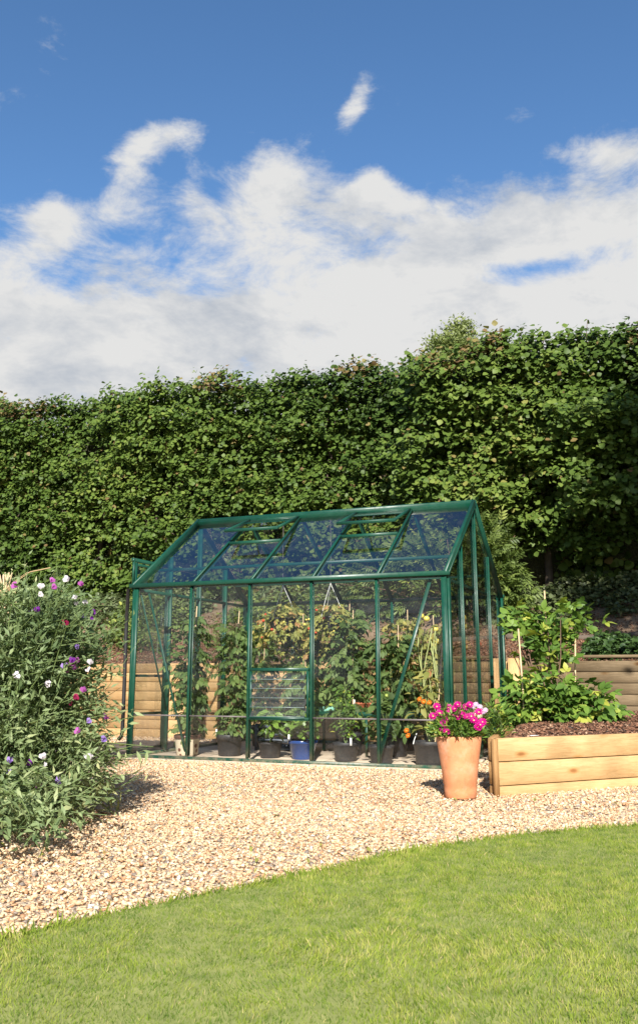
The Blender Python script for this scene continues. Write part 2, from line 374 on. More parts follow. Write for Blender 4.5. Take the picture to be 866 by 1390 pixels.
# distance of points from the lawn edge (signed: + inside)
def lawn_side(P):
    d = P[:, None, :] - LW[None, :-1]; e = LW[1:] - LW[:-1]; L2 = (e ** 2).sum(1)
    t = np.clip((d * e[None]).sum(2) / L2, 0, 1); q = d - t[..., None] * e[None]; dd = (q ** 2).sum(2); j = dd.argmin(1)
    sgn = e[j, 0] * d[np.arange(len(P)), j, 1] - e[j, 1] * d[np.arange(len(P)), j, 0]
    return np.sqrt(dd.min(1)) * np.where(sgn < 0, 1, -1)

# grass blades
CAM = A([4.996, -7.63, .756])
def blades(n, x0, x1, y0, y1, edge=False):
    P = np.stack([x0 + (x1 - x0) * rs.rand(n), y0 + (y1 - y0) * rs.rand(n)], 1)
    s = lawn_side(P); return P[(s > -.012)], s[(s > -.012)]
P1, s1 = blades(420000, 2.9, 6.6, -6.2, -1.2)
w_ = Waves(2, 5); w2_ = Waves(2, 16); patch = w_(P1) * .55 + w2_(P1) * .45
k = len(P1); hgt = (.011 + .007 * rs.rand(k)) * (1 + .22 * np.clip(patch, -1, 1)) + .010 * np.exp(-np.abs(s1) / .03)
ln = rs.normal(size=(k, 2)) * .45 + np.stack([w2_(P1 + 9), w2_(P1 - 7)], 1) * .25
D = np.concatenate([ln, np.ones((k, 1))], 1); yaw = rs.rand(k) * 2 * PI
Nn = np.stack([np.cos(yaw), np.sin(yaw), .2 * np.ones(k)], 1)
BL = (A([(-.06, 0, 0), (.06, 0, 0), (.045, .55, .06), (-.045, .55, .06), (0, 1, .28)], float), [A([[0, 1, 2, 3]]), A([[3, 2, 4]])])
col = np.clip(.43 + .16 * patch + .16 * Waves(2, 45)(P1) + .17 * rs.normal(size=k), 0, .9); dead = rs.rand(k) < (.045 + .04 * (patch > .6)); col = np.where(dead, .93 + .07 * rs.rand(k), col)
edge_ = np.abs(s1) < .03; hgt = hgt * np.where(edge_ & (rs.rand(k) < .15), 1.7, 1) * np.where(rs.rand(k) < .01, 1.7, 1)
b = MB(); b.scatter(BL, np.concatenate([P1, np.full((k, 1), .004)], 1), D, Nn, hgt, col)
props(b.build('grass', 'grass'), 'short mown green lawn grass in front of the gravel', 'grass', kind='stuff')

# gravel stones
def ico():
    t = (1 + 5 ** .5) / 2
    V = unit(A([(-1, t, 0), (1, t, 0), (-1, -t, 0), (1, -t, 0), (0, -1, t), (0, 1, t), (0, -1, -t), (0, 1, -t), (t, 0, -1), (t, 0, 1), (-t, 0, -1), (-t, 0, 1)], ).astype(float))
    F = A([[0, 11, 5], [0, 5, 1], [0, 1, 7], [0, 7, 10], [0, 10, 11], [1, 5, 9], [5, 11, 4], [11, 10, 2], [10, 7, 6], [7, 1, 8], [3, 9, 4], [3, 4, 2], [3, 2, 6], [3, 6, 8], [3, 8, 9], [4, 9, 5], [2, 4, 11], [6, 2, 10], [8, 6, 7], [9, 8, 1]])
    return V, F
IV, IF = ico()
def in_view(P, m=.35):
    d = P - CAM[:2]; az = np.arctan2(d[:, 0], d[:, 1]); return (az > -.3818 - m - .36) & (az < -.3818 + .36 + .06)
BED = A([(3.76, -1.48), (6.2, 1.28), (6.2, 2.66), (3.30, 2.66)])
def inside_poly(P, Q):
    r = np.zeros(len(P), bool); n = len(Q)
    for i in range(n):
        x1, y1 = Q[i]; x2, y2 = Q[(i + 1) % n]
        c_ = ((y1 > P[:, 1]) != (y2 > P[:, 1])) & (P[:, 0] < (x2 - x1) * (P[:, 1] - y1) / (y2 - y1 + 1e-12) + x1); r ^= c_
    return r
def stones(n, x0, x1, y0, y1, smin, smax):
    P = np.stack([x0 + (x1 - x0) * rs.rand(n), y0 + (y1 - y0) * rs.rand(n)], 1)
    P = P[in_view(P, .05)]
    s = lawn_side(P)
    gh = (P[:, 0] > -.03) & (P[:, 0] < 3.13) & (P[:, 1] > -.04) & (P[:, 1] < 2.5)
    step = (P[:, 0] > -1.25) & (P[:, 0] < -.0) & (P[:, 1] > .22) & (P[:, 1] < 2.1)
    keep = (s < 0.0) & ~gh & ~inside_poly(P, BED) & (P[:, 1] < 2.7) & (~step | (rs.rand(len(P)) < .02))
    P = P[keep]; return P, smin + (smax - smin) * rs.rand(len(P)) ** 1.6
b = MB()
for (n, x0, x1, y0, y1, a0, a1) in ((78000, 1.3, 6, -6.2, -2.2, .004, .0145), (72000, -2.5, 5.5, -3.2, .2, .005, .0155), (16000, -5, 4, .2, 2.7, .009, .018)):
    P, s = stones(n, x0, x1, y0, y1, a0, a1); k = len(P)
    sc = np.stack([1.1 * np.ones(k), .6 + .4 * rs.rand(k), .28 + .35 * rs.rand(k)], 1) * s[:, None]
    VV = IV[None] * (.62 + .62 * rs.rand(k, 12, 1)) * sc[:, None]
    yw = rs.rand(k) * 2 * PI; cy, sy = np.cos(yw), np.sin(yw); ti = rs.normal(size=k) * .45; ct, st = np.cos(ti), np.sin(ti)
    X, Y, Z = VV[..., 0], VV[..., 1], VV[..., 2]
    X, Z = X * ct[:, None] - Z * st[:, None], X * st[:, None] + Z * ct[:, None]
    X, Y = X * cy[:, None] - Y * sy[:, None], X * sy[:, None] + Y * cy[:, None]
    zz = -.008 + .010 * rs.rand(k)
    V = np.stack([X + P[:, :1], Y + P[:, 1:2], Z + zz[:, None]], 2).reshape(-1, 3)
    F = (IF[None] + (np.arange(k) * 12)[:, None, None]).reshape(-1, 3)
    b.add(V, [F], np.repeat(rs.rand(k), 12))
m, nt, N, L, out = new_mat('flint_gravel')
at = N.new('ShaderNodeAttribute'); at.attribute_name = 'rnd'
c = ramp(nt, [(0, (.70, .58, .42)), (.20, (.63, .465, .29)), (.42, (.58, .385, .21)), (.58, (.66, .51, .34)), (.72, (.49, .285, .15)), (.83, (.40, .215, .11)), (.90, (.34, .27, .21)), (.95, (.17, .145, .125)), (.965, (.50, .39, .27)), (1, (.80, .75, .67))], at.outputs['Fac'])
nn = noise(nt, 120, 3); cc = mix(nt, c.outputs[0], ramp(nt, [(.3, (.78, .75, .72)), (.65, (1.06,) * 3)], nn.outputs[0]).outputs[0], 1, 'MULTIPLY')
principled(nt, out, cc, .75, bump(nt, nn.outputs[0], .3, .003), .35)
props(b.build('gravel_stones', m), 'cream and orange flint gravel stones of the path', 'gravel', kind='stuff')

# paving slab floor of the greenhouse + step by the door
m, nt, N, L, out = new_mat('concrete_slab'); M['slab'] = m
tc = N.new('ShaderNodeTexCoord')
bk = N.new('ShaderNodeTexBrick'); bk.inputs['Scale'].default_value = 1; bk.offset = 0; bk.inputs['Mortar Size'].default_value = .006; bk.inputs['Brick Width'].default_value = .62; bk.inputs['Row Height'].default_value = .62
bk.inputs['Color1'].default_value = (.50, .41, .31, 1); bk.inputs['Color2'].default_value = (.43, .35, .27, 1); bk.inputs['Mortar'].default_value = (.16, .13, .10, 1)
L.new(tc.outputs['Object'], bk.inputs[0])
n1 = noise(nt, 5, 7, .7); c = mix(nt, bk.outputs[0], ramp(nt, [(.3, (.66, .62, .58)), (.62, (1.08,) * 3)], n1.outputs[0]).outputs[0], 1, 'MULTIPLY')
principled(nt, out, c, .85, bump(nt, noise(nt, 70, 5).outputs[0], .3, .004), .3)
b = MB(); b.box((1.55, 1.2265, -.011), (3.2, 2.56, .034)); props(b.build('paving', 'slab'), kind='structure')
m, nt, N, L, out = new_mat('dark_boards')  # dark brown plank colour, streaked along the boards
n1 = noise(nt, 3, 6, .6, vscale=(1, 14, 1)); c = ramp(nt, [(.3, (.10, .075, .06)), (.7, (.19, .15, .12))], n1.outputs[0]); principled(nt, out, c.outputs[0], .8, bump(nt, n1.outputs[0], .4, .005))
b = MB()
for i in range(13): b.box((-.66, .24 + i * .142, -.006), (1.12, .134, .03))
props(b.build('paved_step', m), kind='structure')

# retaining wall: sleepers, each course its own plank mesh part
WY = 2.74
def wall_board(b, p, q, zc, h, th, up=(0, 0, 1)):
    b.bar((p[0], p[1], zc), (q[0], q[1], zc), th, h, up, rs.rand(), .05, True)
w = thing('retaining_wall', 'long low timber sleeper wall holding back the bank behind the greenhouse', 'wall', (0, WY + .04, 0))
joints = [-6.6, -3.2, .35, 3.25, 7.6]
for r_ in range(8):
    z = .035 + r_ * .118
    js = [joints[0], joints[1] + (.9 if r_ % 2 else 0), joints[2] + (.8 if (r_ // 2) % 2 else 0), joints[3], joints[4]]
    for j0, j1 in zip(js[:-1], js[1:]):
        b = MB(); yy = WY + .04 + rs.normal() * .003
        wall_board(b, (j0 + .002, yy), (j1 - .002, yy), z, .1135, .08)
        o = b.build('sleeper', 'wood' if (j1 < 3.9) else 'wood_grey_shaded', w); o.location = -w.location
for xx, mt in ((3.18, 'wood'), (-3.2, 'wood')):
    b = MB(); b.bar((xx, WY - .052, -.05), (xx, WY - .052, .95), .12, .10, (0, 1, 0), .7, .08, True); o = b.build('post', mt, w); o.location = -w.location
b = MB(); b.bar((3.27, WY + .03, .965), (7.6, WY + .03, .965), .14, .03, (0, 0, 1), .8, .1, True); o = b.build('coping', 'wood_grey_shaded', w); o.location = -w.location

# bank behind the wall
wv = Waves(2, 1.6); wv2 = Waves(2, 6)
def bank_z(x, y):
    P = np.stack([np.ravel(x), np.ravel(y)], 1)
    z = np.interp(P[:, 1], [2.7, 2.9, 3.5, 4.1, 4.6, 5.4, 6.5, 9, 400], [.86, .90, 1.12, 1.32, 1.62, 1.95, 2.1, 2.3, 2.5])
    return z + .05 * wv(P) * np.clip((P[:, 1] - 2.9), 0, 1) + .018 * wv2(P)
gx = np.linspace(-9.5, 8, 180); gy = np.concatenate([np.linspace(2.79, 6.5, 70), [9, 14, 25, 60, 200]])
X, Y = np.meshgrid(gx, gy)
X = X.copy(); X[-5:] *= A([1.2, 2, 4, 10, 30])[:, None]
Z = bank_z(X, Y).reshape(X.shape); X = np.concatenate([X[:1], X]); Y = np.concatenate([Y[:1], Y]); Z = np.concatenate([Z[:1] * 0 - .1, Z]); gy = np.concatenate([gy[:1], gy]); nx = len(gx)
b = MB(); b.add(np.stack([X, Y, Z], 2).reshape(-1, 3), [A([[j * nx + i, j * nx + i + 1, (j + 1) * nx + i + 1, (j + 1) * nx + i] for j in range(len(gy) - 1) for i in range(nx - 1)])])
m, nt, N, L, out = new_mat('bank_soil')
n1 = noise(nt, 5, 7, .7); geo = N.new('ShaderNodeNewGeometry'); sx = N.new('ShaderNodeSeparateXYZ'); L.new(geo.outputs['Position'], sx.inputs[0])
c = ramp(nt, [(.25, (.10, .065, .04)), (.5, (.19, .125, .075)), (.75, (.29, .20, .13))], n1.outputs[0])
principled(nt, out, c.outputs[0], .95, bump(nt, noise(nt, 30, 6).outputs[0], .7, .03))
props(b.build('bank', m, smooth=True), kind='structure')
# bark chips on the lower bank and in the raised bed
def chips(b, P3, k, size=(.012, .03)):
    D = rnd3(k) * A([1, 1, .35]); Nn = rnd3(k) * .5 + A([0, 0, 1]); S = size[0] + (size[1] - size[0]) * rs.rand(k)
    CH = (A([(-.3, -.5, 0), (.3, -.5, 0), (.3, .5, 0), (-.3, .5, 0), (-.26, -.45, .14), (.26, -.4, .14), (.24, .5, .12), (-.28, .42, .12)], float), [A([[4, 5, 6, 7], [0, 1, 5, 4], [1, 2, 6, 5], [2, 3, 7, 6], [3, 0, 4, 7]])])
    b.scatter(CH, P3, D, Nn, S, rs.rand(k))
M['chips'] = attr_mat('bark_chip', [(0, (.08, .035, .02)), (.5, (.19, .085, .045)), (.85, (.30, .15, .085)), (1, (.42, .28, .18))], .9)
k = 46000; P = np.stack([-7 + 13 * rs.rand(k), 2.84 + np.where(rs.rand(k) < .62, 1.05 * rs.rand(k), 2.0 * rs.rand(k))], 1); z = bank_z(P[:, 0], P[:, 1])
b = MB(); chips(b, np.concatenate([P, z[:, None] + .008], 1), k)
props(b.build('bark_mulch', 'chips'), 'reddish brown bark chips covering the foot of the bank above the sleeper wall', 'bark mulch', kind='stuff')
# log edging across the bank
lg = thing('log_edging', 'thin weathered log lying along the bank between bark mulch and bare soil', 'log', (0, 3.82, 0))
b = MB(); xs = np.linspace(2.9, 6.5, 14); b.tube(np.stack([xs, 3.86 + .03 * np.sin(xs * 2), bank_z(xs, xs * 0 + 3.86) + .03], 1), .035 + .006 * np.sin(xs * 5), 8)
o = b.build('log', 'bark', lg, True); o.location = -lg.location

# ivy and ground cover on the bank
def ground_leaves(name, mat, proto, n, xr, yr, size, up, lab, cat, mask=None, hts=.12):
    P = np.stack([xr[0] + (xr[1] - xr[0]) * rs.rand(n), yr[0] + (yr[1] - yr[0]) * rs.rand(n)], 1)
    wn = Waves(2, 3)(P) + .4 * Waves(2, 9)(P)
    keep = wn > (mask if mask is not None else -9)
    P = P[keep]; wn = wn[keep]; k = len(P)
    z = bank_z(P[:, 0], P[:, 1]) + hts * rs.rand(k) * (.5 + .5 * np.clip(wn, 0, 1.5))
    D = rnd3(k) * A([1, 1, .5]) + A([0, -.5, up]); Nn = rnd3(k) * .5 + A([0, -.45, 1])
    b = MB(); b.scatter(proto, np.concatenate([P, z[:, None]], 1), D, Nn, size * (.6 + .7 * rs.rand(k)), rs.rand(k))
    return props(b.build(name, mat), lab, cat, kind='stuff')
ground_leaves('ivy', 'ivy', ROUND, 30000, (-8, 7), (4.35, 5.6), .055, .1, 'grey green ivy and weeds carpeting the upper bank below the hedge', 'ivy', -.55, .28)
ground_leaves('ground_cover', 'cover', OV, 7000, (3.9, 6.5), (2.95, 3.65), .06, .3, 'dark low leafy ground cover above the right part of the sleeper wall', 'ground cover', -.4, .26)
ground_leaves('bank_weeds', 'elder', MID, 13000, (-6, .6), (3.3, 4.6), .07, .5, 'loose light green weeds growing on the left part of the bank', 'weeds', .05, .42)

# ================================================================== HEDGE
hedge = thing('hedge', 'tall clipped hazel hedge of overlapping rounded leaves running behind the whole garden', 'hedge', (-1, 5.8, 2))
hw1, hw2, hw3 = Waves(2, 1.1), Waves(2, 3.2), Waves(2, 8)
def hedge_face(x, z):
    P = np.stack([x, z], 1)
    st = 1 / (1 + np.exp(-(x - 1.25) * 7))
    y = 5.55 - .85 * st + .14 * hw1(P) + .16 * hw2(P * A([.7, 1.6])) + .13 * hw3(P * A([.6, 1.8]))
    y = y + np.clip(z - 4.9, 0, 2) ** 2 * .35
    under = np.clip((3.05 - z), 0, 1.4) * np.clip((x - 2.0) / .7, 0, 1)    # hollow under the right part
    y = y + under * 1.5
    lo = np.clip(2.15 - z, 0, 1) * 1.2
    return y + lo
def hedge_top(x): return 5.62 - .035 * x + .06 * np.sin(x * 2.3 + 1) + .05 * np.sin(x * 5.1) - .30 * (1 / (1 + np.exp(-(x - 1.25) * 8))) + .09 * np.clip(x - 1.6, 0, 3.2)
def hedge_bot(x): return 1.75 + .10 * np.sin(x * 3) + np.clip((x - 2.1) / .6, 0, 1) * .8
ns = 11500
x = -8.3 + 14.6 * rs.rand(ns); t = rs.rand(ns); z = hedge_bot(x) + (hedge_top(x) - hedge_bot(x)) * t
y = hedge_face(x, z) + np.abs(rs.normal(size=ns)) * .17
# top surface shoots
nt_ = 2300; xt = -8.3 + 14.6 * rs.rand(nt_); zt = hedge_top(xt) - .1 + .12 * rs.rand(nt_) ** 2; yt = hedge_face(xt, zt - .3) + .05 + 1.1 * rs.rand(nt_)
x = np.concatenate([x, xt]); y = np.concatenate([y, yt]); z = np.concatenate([z, zt]); ns2 = len(x)
SP = np.stack([x, y, z], 1)
SD = unit(rnd3(ns2) * A([1.0, .35, .5]) + np.where((np.arange(ns2) < ns)[:, None], A([0, -.55, .15]), A([0, -.2, .55])))
nl = 7; LP = []; LD = []; LN = []; LS = []; LR = []
sr = rs.rand(ns2); lw = Waves(3, 1.4)
gapn = Waves(2, 4.5)(np.stack([x * .8, z * 1.5], 1)) + .9 * Waves(2, 12)(np.stack([x * .7, z * 1.5], 1)); kp = (gapn > -.95) | (z > hedge_top(x) - .8)
x, y, z, SP, SD = x[kp], y[kp], z[kp], SP[kp], SD[kp]; ns2 = len(x); sr = rs.rand(ns2)
for i in range(nl):
    tt = (i + .3) / nl * (.22 + .12 * rs.rand(ns2))
    P = SP + SD * tt[:, None] + rnd3(ns2) * .02
    side = np.cross(SD, A([0, -.5, 1.])); side = unit(side) * (1 if i % 2 else -1)
    D = SD * .45 + side * .9 + rnd3(ns2) * .35 + A([0, -.15, -.45])
    Nn = A([0, -.58, .70]) + rnd3(ns2) * .34
    LP.append(P); LD.append(D); LN.append(Nn); LS.append(.070 * (.5 + .85 * rs.rand(ns2)) * np.where(x > 1.2, 1.08, 1.0))
    LR.append(np.clip(.12 + .45 * sr + .28 * rs.rand(ns2) + .13 * lw(P), 0, .95))
P = np.concatenate(LP); R = np.concatenate(LR)
# browned, sun-scorched leaves: mostly along the clipped top
brown = (rs.rand(len(R)) < .012) | ((P[:, 2] > hedge_top(P[:, 0]) - .25) & (Waves(2, 2.2)(P[:, [0, 2]]) > .5) & (rs.rand(len(R)) < .45))
R = np.where(brown, .97 + .03 * rs.rand(len(R)), R)
HF = MB(); HF.scatter(ROUND, P, np.concatenate(LD), np.concatenate(LN), np.concatenate(LS), R)
# inner leaves: darker only because they stand deeper in the hedge
k = 24000; x = -8.5 + 15 * rs.rand(k); z = 1.9 + (hedge_top(x) - 2.0) * rs.rand(k) ** .8; y = hedge_face(x, np.maximum(z, 2.6)) + .55 + .3 * rs.rand(k)
b = MB(); b.scatter(ROUND, np.stack([x, y, z], 1), rnd3(k) + A([0, -.2, -.3]), A([0, -1, .4]) + rnd3(k) * .5, .13 * (.7 + .6 * rs.rand(k)), rs.rand(k))
o = b.build('inner_foliage', 'hedge', hedge); o.location = -hedge.location
# long top shoots
b = MB(); bl = HF
for i in range(70):
    x0 = -8 + 14 * rs.rand(); z0 = float(hedge_top(A([x0]))[0]) - .1; y0 = float(hedge_face(A([x0]), A([z0 - .3]))[0]) + .4 * rs.rand()
    L_ = .12 + .22 * rs.rand() ** 2; d = A([rs.normal() * .35, rs.normal() * .2, 1.])
    pts = [A([x0, y0, z0]) + d * L_ * s_ + A([rs.normal() * .02, 0, 0]) for s_ in (0, .5, 1)]
    b.tube(pts, [.005, .004, .002], 4); kk = 5
    PP = A([pts[0] * (1 - s_) + pts[2] * s_ for s_ in np.linspace(.3, 1, kk)])
    bl.scatter(ROUND, PP, rnd3(kk) + A([0, -.2, .3]), rnd3(kk) * .5 + A([0, -.5, .7]), .055 + .02 * rs.rand(kk), rs.rand(kk) * .8)
o = b.build('twigs', 'twig', hedge); o.location = -hedge.location; props(o, kind='stuff')
o = HF.build('foliage', 'hedge', hedge); o.location = -hedge.location
for i, xx in enumerate(np.arange(-7.6, 6.2, .92)):
    b = MB(); xx += rs.normal() * .15; y0 = 6.25 - .55 / (1 + math.exp(-(xx - 1.25) * 7)); h0 = float(bank_z(A([xx]), A([y0]))[0])
    pts = [(xx, y0, h0 - .1), (xx + rs.normal() * .05, y0 + .02, h0 + .9), (xx + rs.normal() * .12, y0, h0 + 2), (xx + rs.normal() * .2, y0 + .1, h0 + 3.2)]
    b.tube(pts, [.06, .05, .035, .015], 7)
    for j in range(3):
        zz = .3 + rs.rand() * 2.0; p0 = A([xx, y0, h0 + zz]); b.tube([p0, p0 + A([rs.normal() * .25, -.25, .35]), p0 + A([rs.normal() * .3, -.45, .7])], [.02, .012, .005], 5)
    o = b.build('trunk', 'bark', hedge, True); o.location = -hedge.location
# back sheet of dense twiggery, a solid lumpy core 0.9 m deep inside the hedge
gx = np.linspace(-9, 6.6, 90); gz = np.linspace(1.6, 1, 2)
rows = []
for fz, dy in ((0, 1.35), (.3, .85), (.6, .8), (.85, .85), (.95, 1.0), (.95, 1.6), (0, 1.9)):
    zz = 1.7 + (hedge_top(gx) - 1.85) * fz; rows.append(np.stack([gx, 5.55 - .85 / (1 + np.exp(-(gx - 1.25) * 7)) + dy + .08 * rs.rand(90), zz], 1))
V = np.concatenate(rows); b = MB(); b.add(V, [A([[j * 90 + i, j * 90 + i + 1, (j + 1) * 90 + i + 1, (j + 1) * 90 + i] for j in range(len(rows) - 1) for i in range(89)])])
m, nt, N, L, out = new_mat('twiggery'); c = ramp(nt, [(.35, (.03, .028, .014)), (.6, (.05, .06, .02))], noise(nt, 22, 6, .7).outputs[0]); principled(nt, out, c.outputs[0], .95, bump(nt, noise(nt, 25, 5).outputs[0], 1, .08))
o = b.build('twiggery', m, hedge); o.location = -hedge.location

# elder bush in front of the hedge, behind the greenhouse
def shrub(name, label, cat, base, cents, n, mat, proto, size, droop=.3, stems=6, group=None, stem_r=.012):
    t = thing(name, label, cat, base, group)
    PP = []; 
    for (cx, cy, cz, rx, ry, rz, wgt) in cents:
        k = int(n * wgt); u = unit(rnd3(k)) * (rs.rand(k, 1) ** .45); PP.append(u * A([rx, ry, rz]) + A([cx, cy, cz]))
    P = np.concatenate(PP); wn = Waves(3, 7)(P); P = P[wn > -1.15]; k = len(P)
    D = unit(P - A([base[0], base[1], base[2] + .2 * (cents[0][2] - base[2])])) + rnd3(k) * .5 + A([0, -.2, -droop]); Nn = A([0, -.35, 1.]) + rnd3(k) * .4
    b = MB(); b.scatter(proto, P, D, Nn, size * (.6 + .6 * rs.rand(k)), rs.rand(k)); o = b.build('foliage', mat, t); o.location = -t.location
    b = MB()
    for (cx, cy, cz, rx, ry, rz, wgt) in cents:
        for i in range(stems):
            e = A([cx, cy, cz]) + rnd3(1)[0] * A([rx, ry, rz]) * .45; m_ = (A(base) + e) / 2 + A([0, 0, .1]) + rnd3(1)[0] * .05
            b.tube([A(base) + rnd3(1)[0] * A([.05, .05, 0]), m_, e], [stem_r, stem_r * .8, stem_r * .4], 5)
    o = b.build('stem', 'twig' if stem_r > .006 else 'stem', t); o.location = -t.location
    return t
shrub('elder_bush', 'light green elder bush with feathery leaves between greenhouse and hedge', 'bush', (2.3, 4.35, 1.5),
      [(2.68, 4.15, 2.25, .42, .35, .58, .30), (2.0, 4.25, 2.15, .7, .4, .55, .33), (1.2, 4.4, 2.1, .6, .35, .5, .2), (2.85, 4.05, 1.8, .35, .3, .35, .13)], 2000, 'elder', PIN, .20)

# far tree above the hedge
ft = thing('distant_tree', 'small olive green treetop showing above the hedge', 'tree', (.35, 14, 2.2))
b = MB(); b.tube([(.35, 14, 2.2), (.3, 14, 4.5), (.4, 14.05, 6.6), (.35, 14, 8.4)], [.22, .18, .12, .03], 8)
for i in range(22):
    a_ = rs.rand() * 2 * PI; z0 = 5 + rs.rand() * 3; e = A([math.cos(a_) * 1.1, math.sin(a_) * 1.1, .9]); p0 = A([.35, 14, z0])
    b.tube([p0, p0 + e * .5 + A([0, 0, .1]), p0 + e], [.05, .03, .01], 5)
o = b.build('trunk', 'bark', ft, True); o.location = -ft.location
k = 52000; cl = unit(rnd3(150)) * (rs.rand(150, 1) ** .35) * A([1.3, 1.1, 1.75]) + A([.36, 14, 7.8])
j = rs.randint(0, 150, k); P = cl[j] + rnd3(k) * A([.17, .17, .12]); 
b = MB(); b.scatter(MID, P, rnd3(k) + A([0, 0, .2]), rnd3(k) * .6 + A([0, -.4, .8]), .095 * (.6 + .6 * rs.rand(k)), np.clip(rs.rand(k) * .6 + .4 * rs.rand(150)[j], 0, 1))
o = b.build('crown', 'fartree', ft); o.location = -ft.location

# unseen tree, added out of frame to shade the right end of hedge and wall
st_ = thing('shade_tree', 'slim leafy unseen tree added right of the raised bed to shade hedge and wall', 'tree', (7.0, -1.9, 0))
b = MB(); b.tube([(7.0, -1.9, -.02), (6.95, -1.85, 1.5), (6.9, -1.8, 3.2), (6.8, -1.8, 7.4)], [.11, .09, .07, .02], 8)
for i in range(22):
    a_ = rs.rand() * 2 * PI; p0 = A([6.92, -1.82, 2.8 + rs.rand() * 4]); e = A([math.cos(a_) * .8, math.sin(a_) * .8, .5]); b.tube([p0, p0 + e * .5, p0 + e], [.03, .02, .006], 5)
o = b.build('trunk', 'bark', st_, True); o.location = -st_.location
k = 12000; cl = unit(rnd3(130)) * (rs.rand(130, 1) ** .4) * A([1.3, 1.3, 2.3]) + A([7.15, -1.9, 6.5]); j = rs.randint(0, 130, k); P = cl[j] + rnd3(k) * .18
b = MB(); b.scatter(OV, P, rnd3(k), rnd3(k) * .6 + A([0, -.3, .9]), .11 * (.7 + .5 * rs.rand(k)), rs.rand(k) * .9)
o = b.build('crown', 'hedge', st_); o.location = -st_.location

# ================================================================== GREENHOUSE
GL, GW, HE, HR = 3.1, 2.453, 1.616, 2.439; BY = GL / 5; SL = math.atan2(HR - HE, GW / 2)
gh = thing('greenhouse', 'dark green aluminium framed glass greenhouse with open roof vents on the gravel', 'greenhouse', (GL / 2, GW / 2, 0))
def gpart(b, name, mat='green', parent=None, smooth=False):
    o = b.build(name, mat, parent or gh, smooth)
    if parent is None: o.location = -gh.location
    return o
def gbar(name, p, q, w, d, up=(0, 0, 1), mat='green', parent=None):
    b = MB(); b.bar(p, q, w, d, up); return gpart(b, name, mat, parent)
def pane(name, quad, parent=None):
    b = MB(); q = A(quad, float); n = unit(np.cross(q[1] - q[0], q[3] - q[0])[None])[0] * .0
    b.add(q, [A([[0, 1, 2, 3]])] if len(q) == 4 else [A([[0, 1, 2]])]); return gpart(b, name, 'glass', parent)
def roofz(y): return HE + (HR - HE) * (y / (GW / 2)) if y <= GW / 2 else HE + (HR - HE) * ((GW - y) / (GW / 2))
# base frame
b = MB()
for p, q in (((-.04, 0, .016), (GL + .04, 0, .016)), ((-.04, GW, .016), (GL + .04, GW, .016))): b.bar(p, q, .036, .034)
for p, q in (((0, .03, .017), (0, GW - .03, .017)), ((GL, .03, .017), (GL, GW - .03, .017))): b.bar(p, q, .036, .032)
gpart(b, 'base_frame')
# corner posts (L section: front face + side face + bead)
for cx, sx in ((0, 1), (GL, -1)):
    for cy, sy in ((0, 1), (GW, -1)):
        b = MB(); x0 = cx - sx * .012; y0 = cy - sy * .012
        b.bar((x0 + sx * .022, y0, .036), (x0 + sx * .022, y0, HE - .02), .048, .022, (0, 1, 0))
        b.bar((x0 - sx * .012, y0 + sy * .03, .036), (x0 - sx * .012, y0 + sy * .03, HE - .02), .022, .060, (0, 1, 0))
        b.bar((x0 + sx * .004, y0 - sy * .006, .036), (x0 + sx * .004, y0 - sy * .006, HE - .02), .012, .02, (0, 1, 0))
        gpart(b, 'corner_post')
def glazing(p, q, face):      # T-section glazing bar: cap and inner web; face = outward normal
    f = A(face, float); p = A(p, float); q = A(q, float)
    b = MB(); b.bar(p + f * .010, q + f * .010, .023, .012, face); b.bar(p - f * .014, q - f * .014, .012, .034, face); b.bar(p - f * .034, q - f * .034, .024, .006, face)
    return gpart(b, 'glazing_bar')
for i in range(1, 5):
    x = i * BY; glazing((x, 0, .036), (x, 0, HE - .02), (0, -1, 0)); glazing((x, GW, .036), (x, GW, HE - .02), (0, 1, 0))
    n = A([0, -math.sin(SL), math.cos(SL)])
    glazing((x, .03, roofz(.03)), (x, GW / 2 - .02, roofz(GW / 2 - .02)), n)
    n = A([0, math.sin(SL), math.cos(SL)])
    glazing((x, GW - .03, roofz(.03)), (x, GW / 2 + .02, roofz(GW / 2 - .02)), n)
# eaves gutters
for yy, s_ in ((-.02, -1), (GW + .02, 1)):
    b = MB(); b.bar((-.06, yy, HE), (GL + .045, yy, HE), .040, .032); b.bar((-.055, yy + s_ * .025, HE + .006), (GL + .04, yy + s_ * .025, HE + .006), .010, .038); gpart(b, 'gutter')
    gbar('eaves_bar', (.0, yy - s_ * .05, HE - .01), (GL, yy - s_ * .05, HE - .01), .025, .03)
# ridge
b = MB(); b.bar((-.03, GW / 2, HR + .02), (GL + .02, GW / 2, HR + .02), .07, .045); b.bar((-.028, GW / 2 - .045, HR - .022), (GL + .018, GW / 2 - .045, HR - .022), .014, .075, (0, -.55, .83)); b.bar((-.028, GW / 2 + .045, HR - .022), (GL + .018, GW / 2 + .045, HR - .022), .014, .075, (0, .55, .83))
b.bar((-.03, GW / 2, HR - .035), (GL + .02, GW / 2, HR - .035), .045, .055); gpart(b, 'ridge')
# gable rafters and gable bars
for x, s_ in ((0, -1), (GL, 1)):
    for yy in (0, GW):
        b = MB(); p = A((x + s_ * .012, yy - math.copysign(.03, GW / 2 - yy), HE - .012)); q = A((x + s_ * .012, GW / 2, HR + .01))
        b.bar(p, q, .030, .086, (0, 0, 1)); b.bar(p + A([s_ * .018, 0, -.012]), q + A([s_ * .018, 0, -.012]), .008, .02, (0, 0, 1)); gpart(b, 'gable_rafter')
    for i in range(1, 4):
        yy = i * GW / 4
        glazing((x, yy, .036), (x, yy, roofz(yy) - .045), (s_, 0, 0))
    gbar('gable_rail', (x - s_ * .02, .05, HE - .03), (x - s_ * .02, GW - .05, HE - .03), .02, .03)
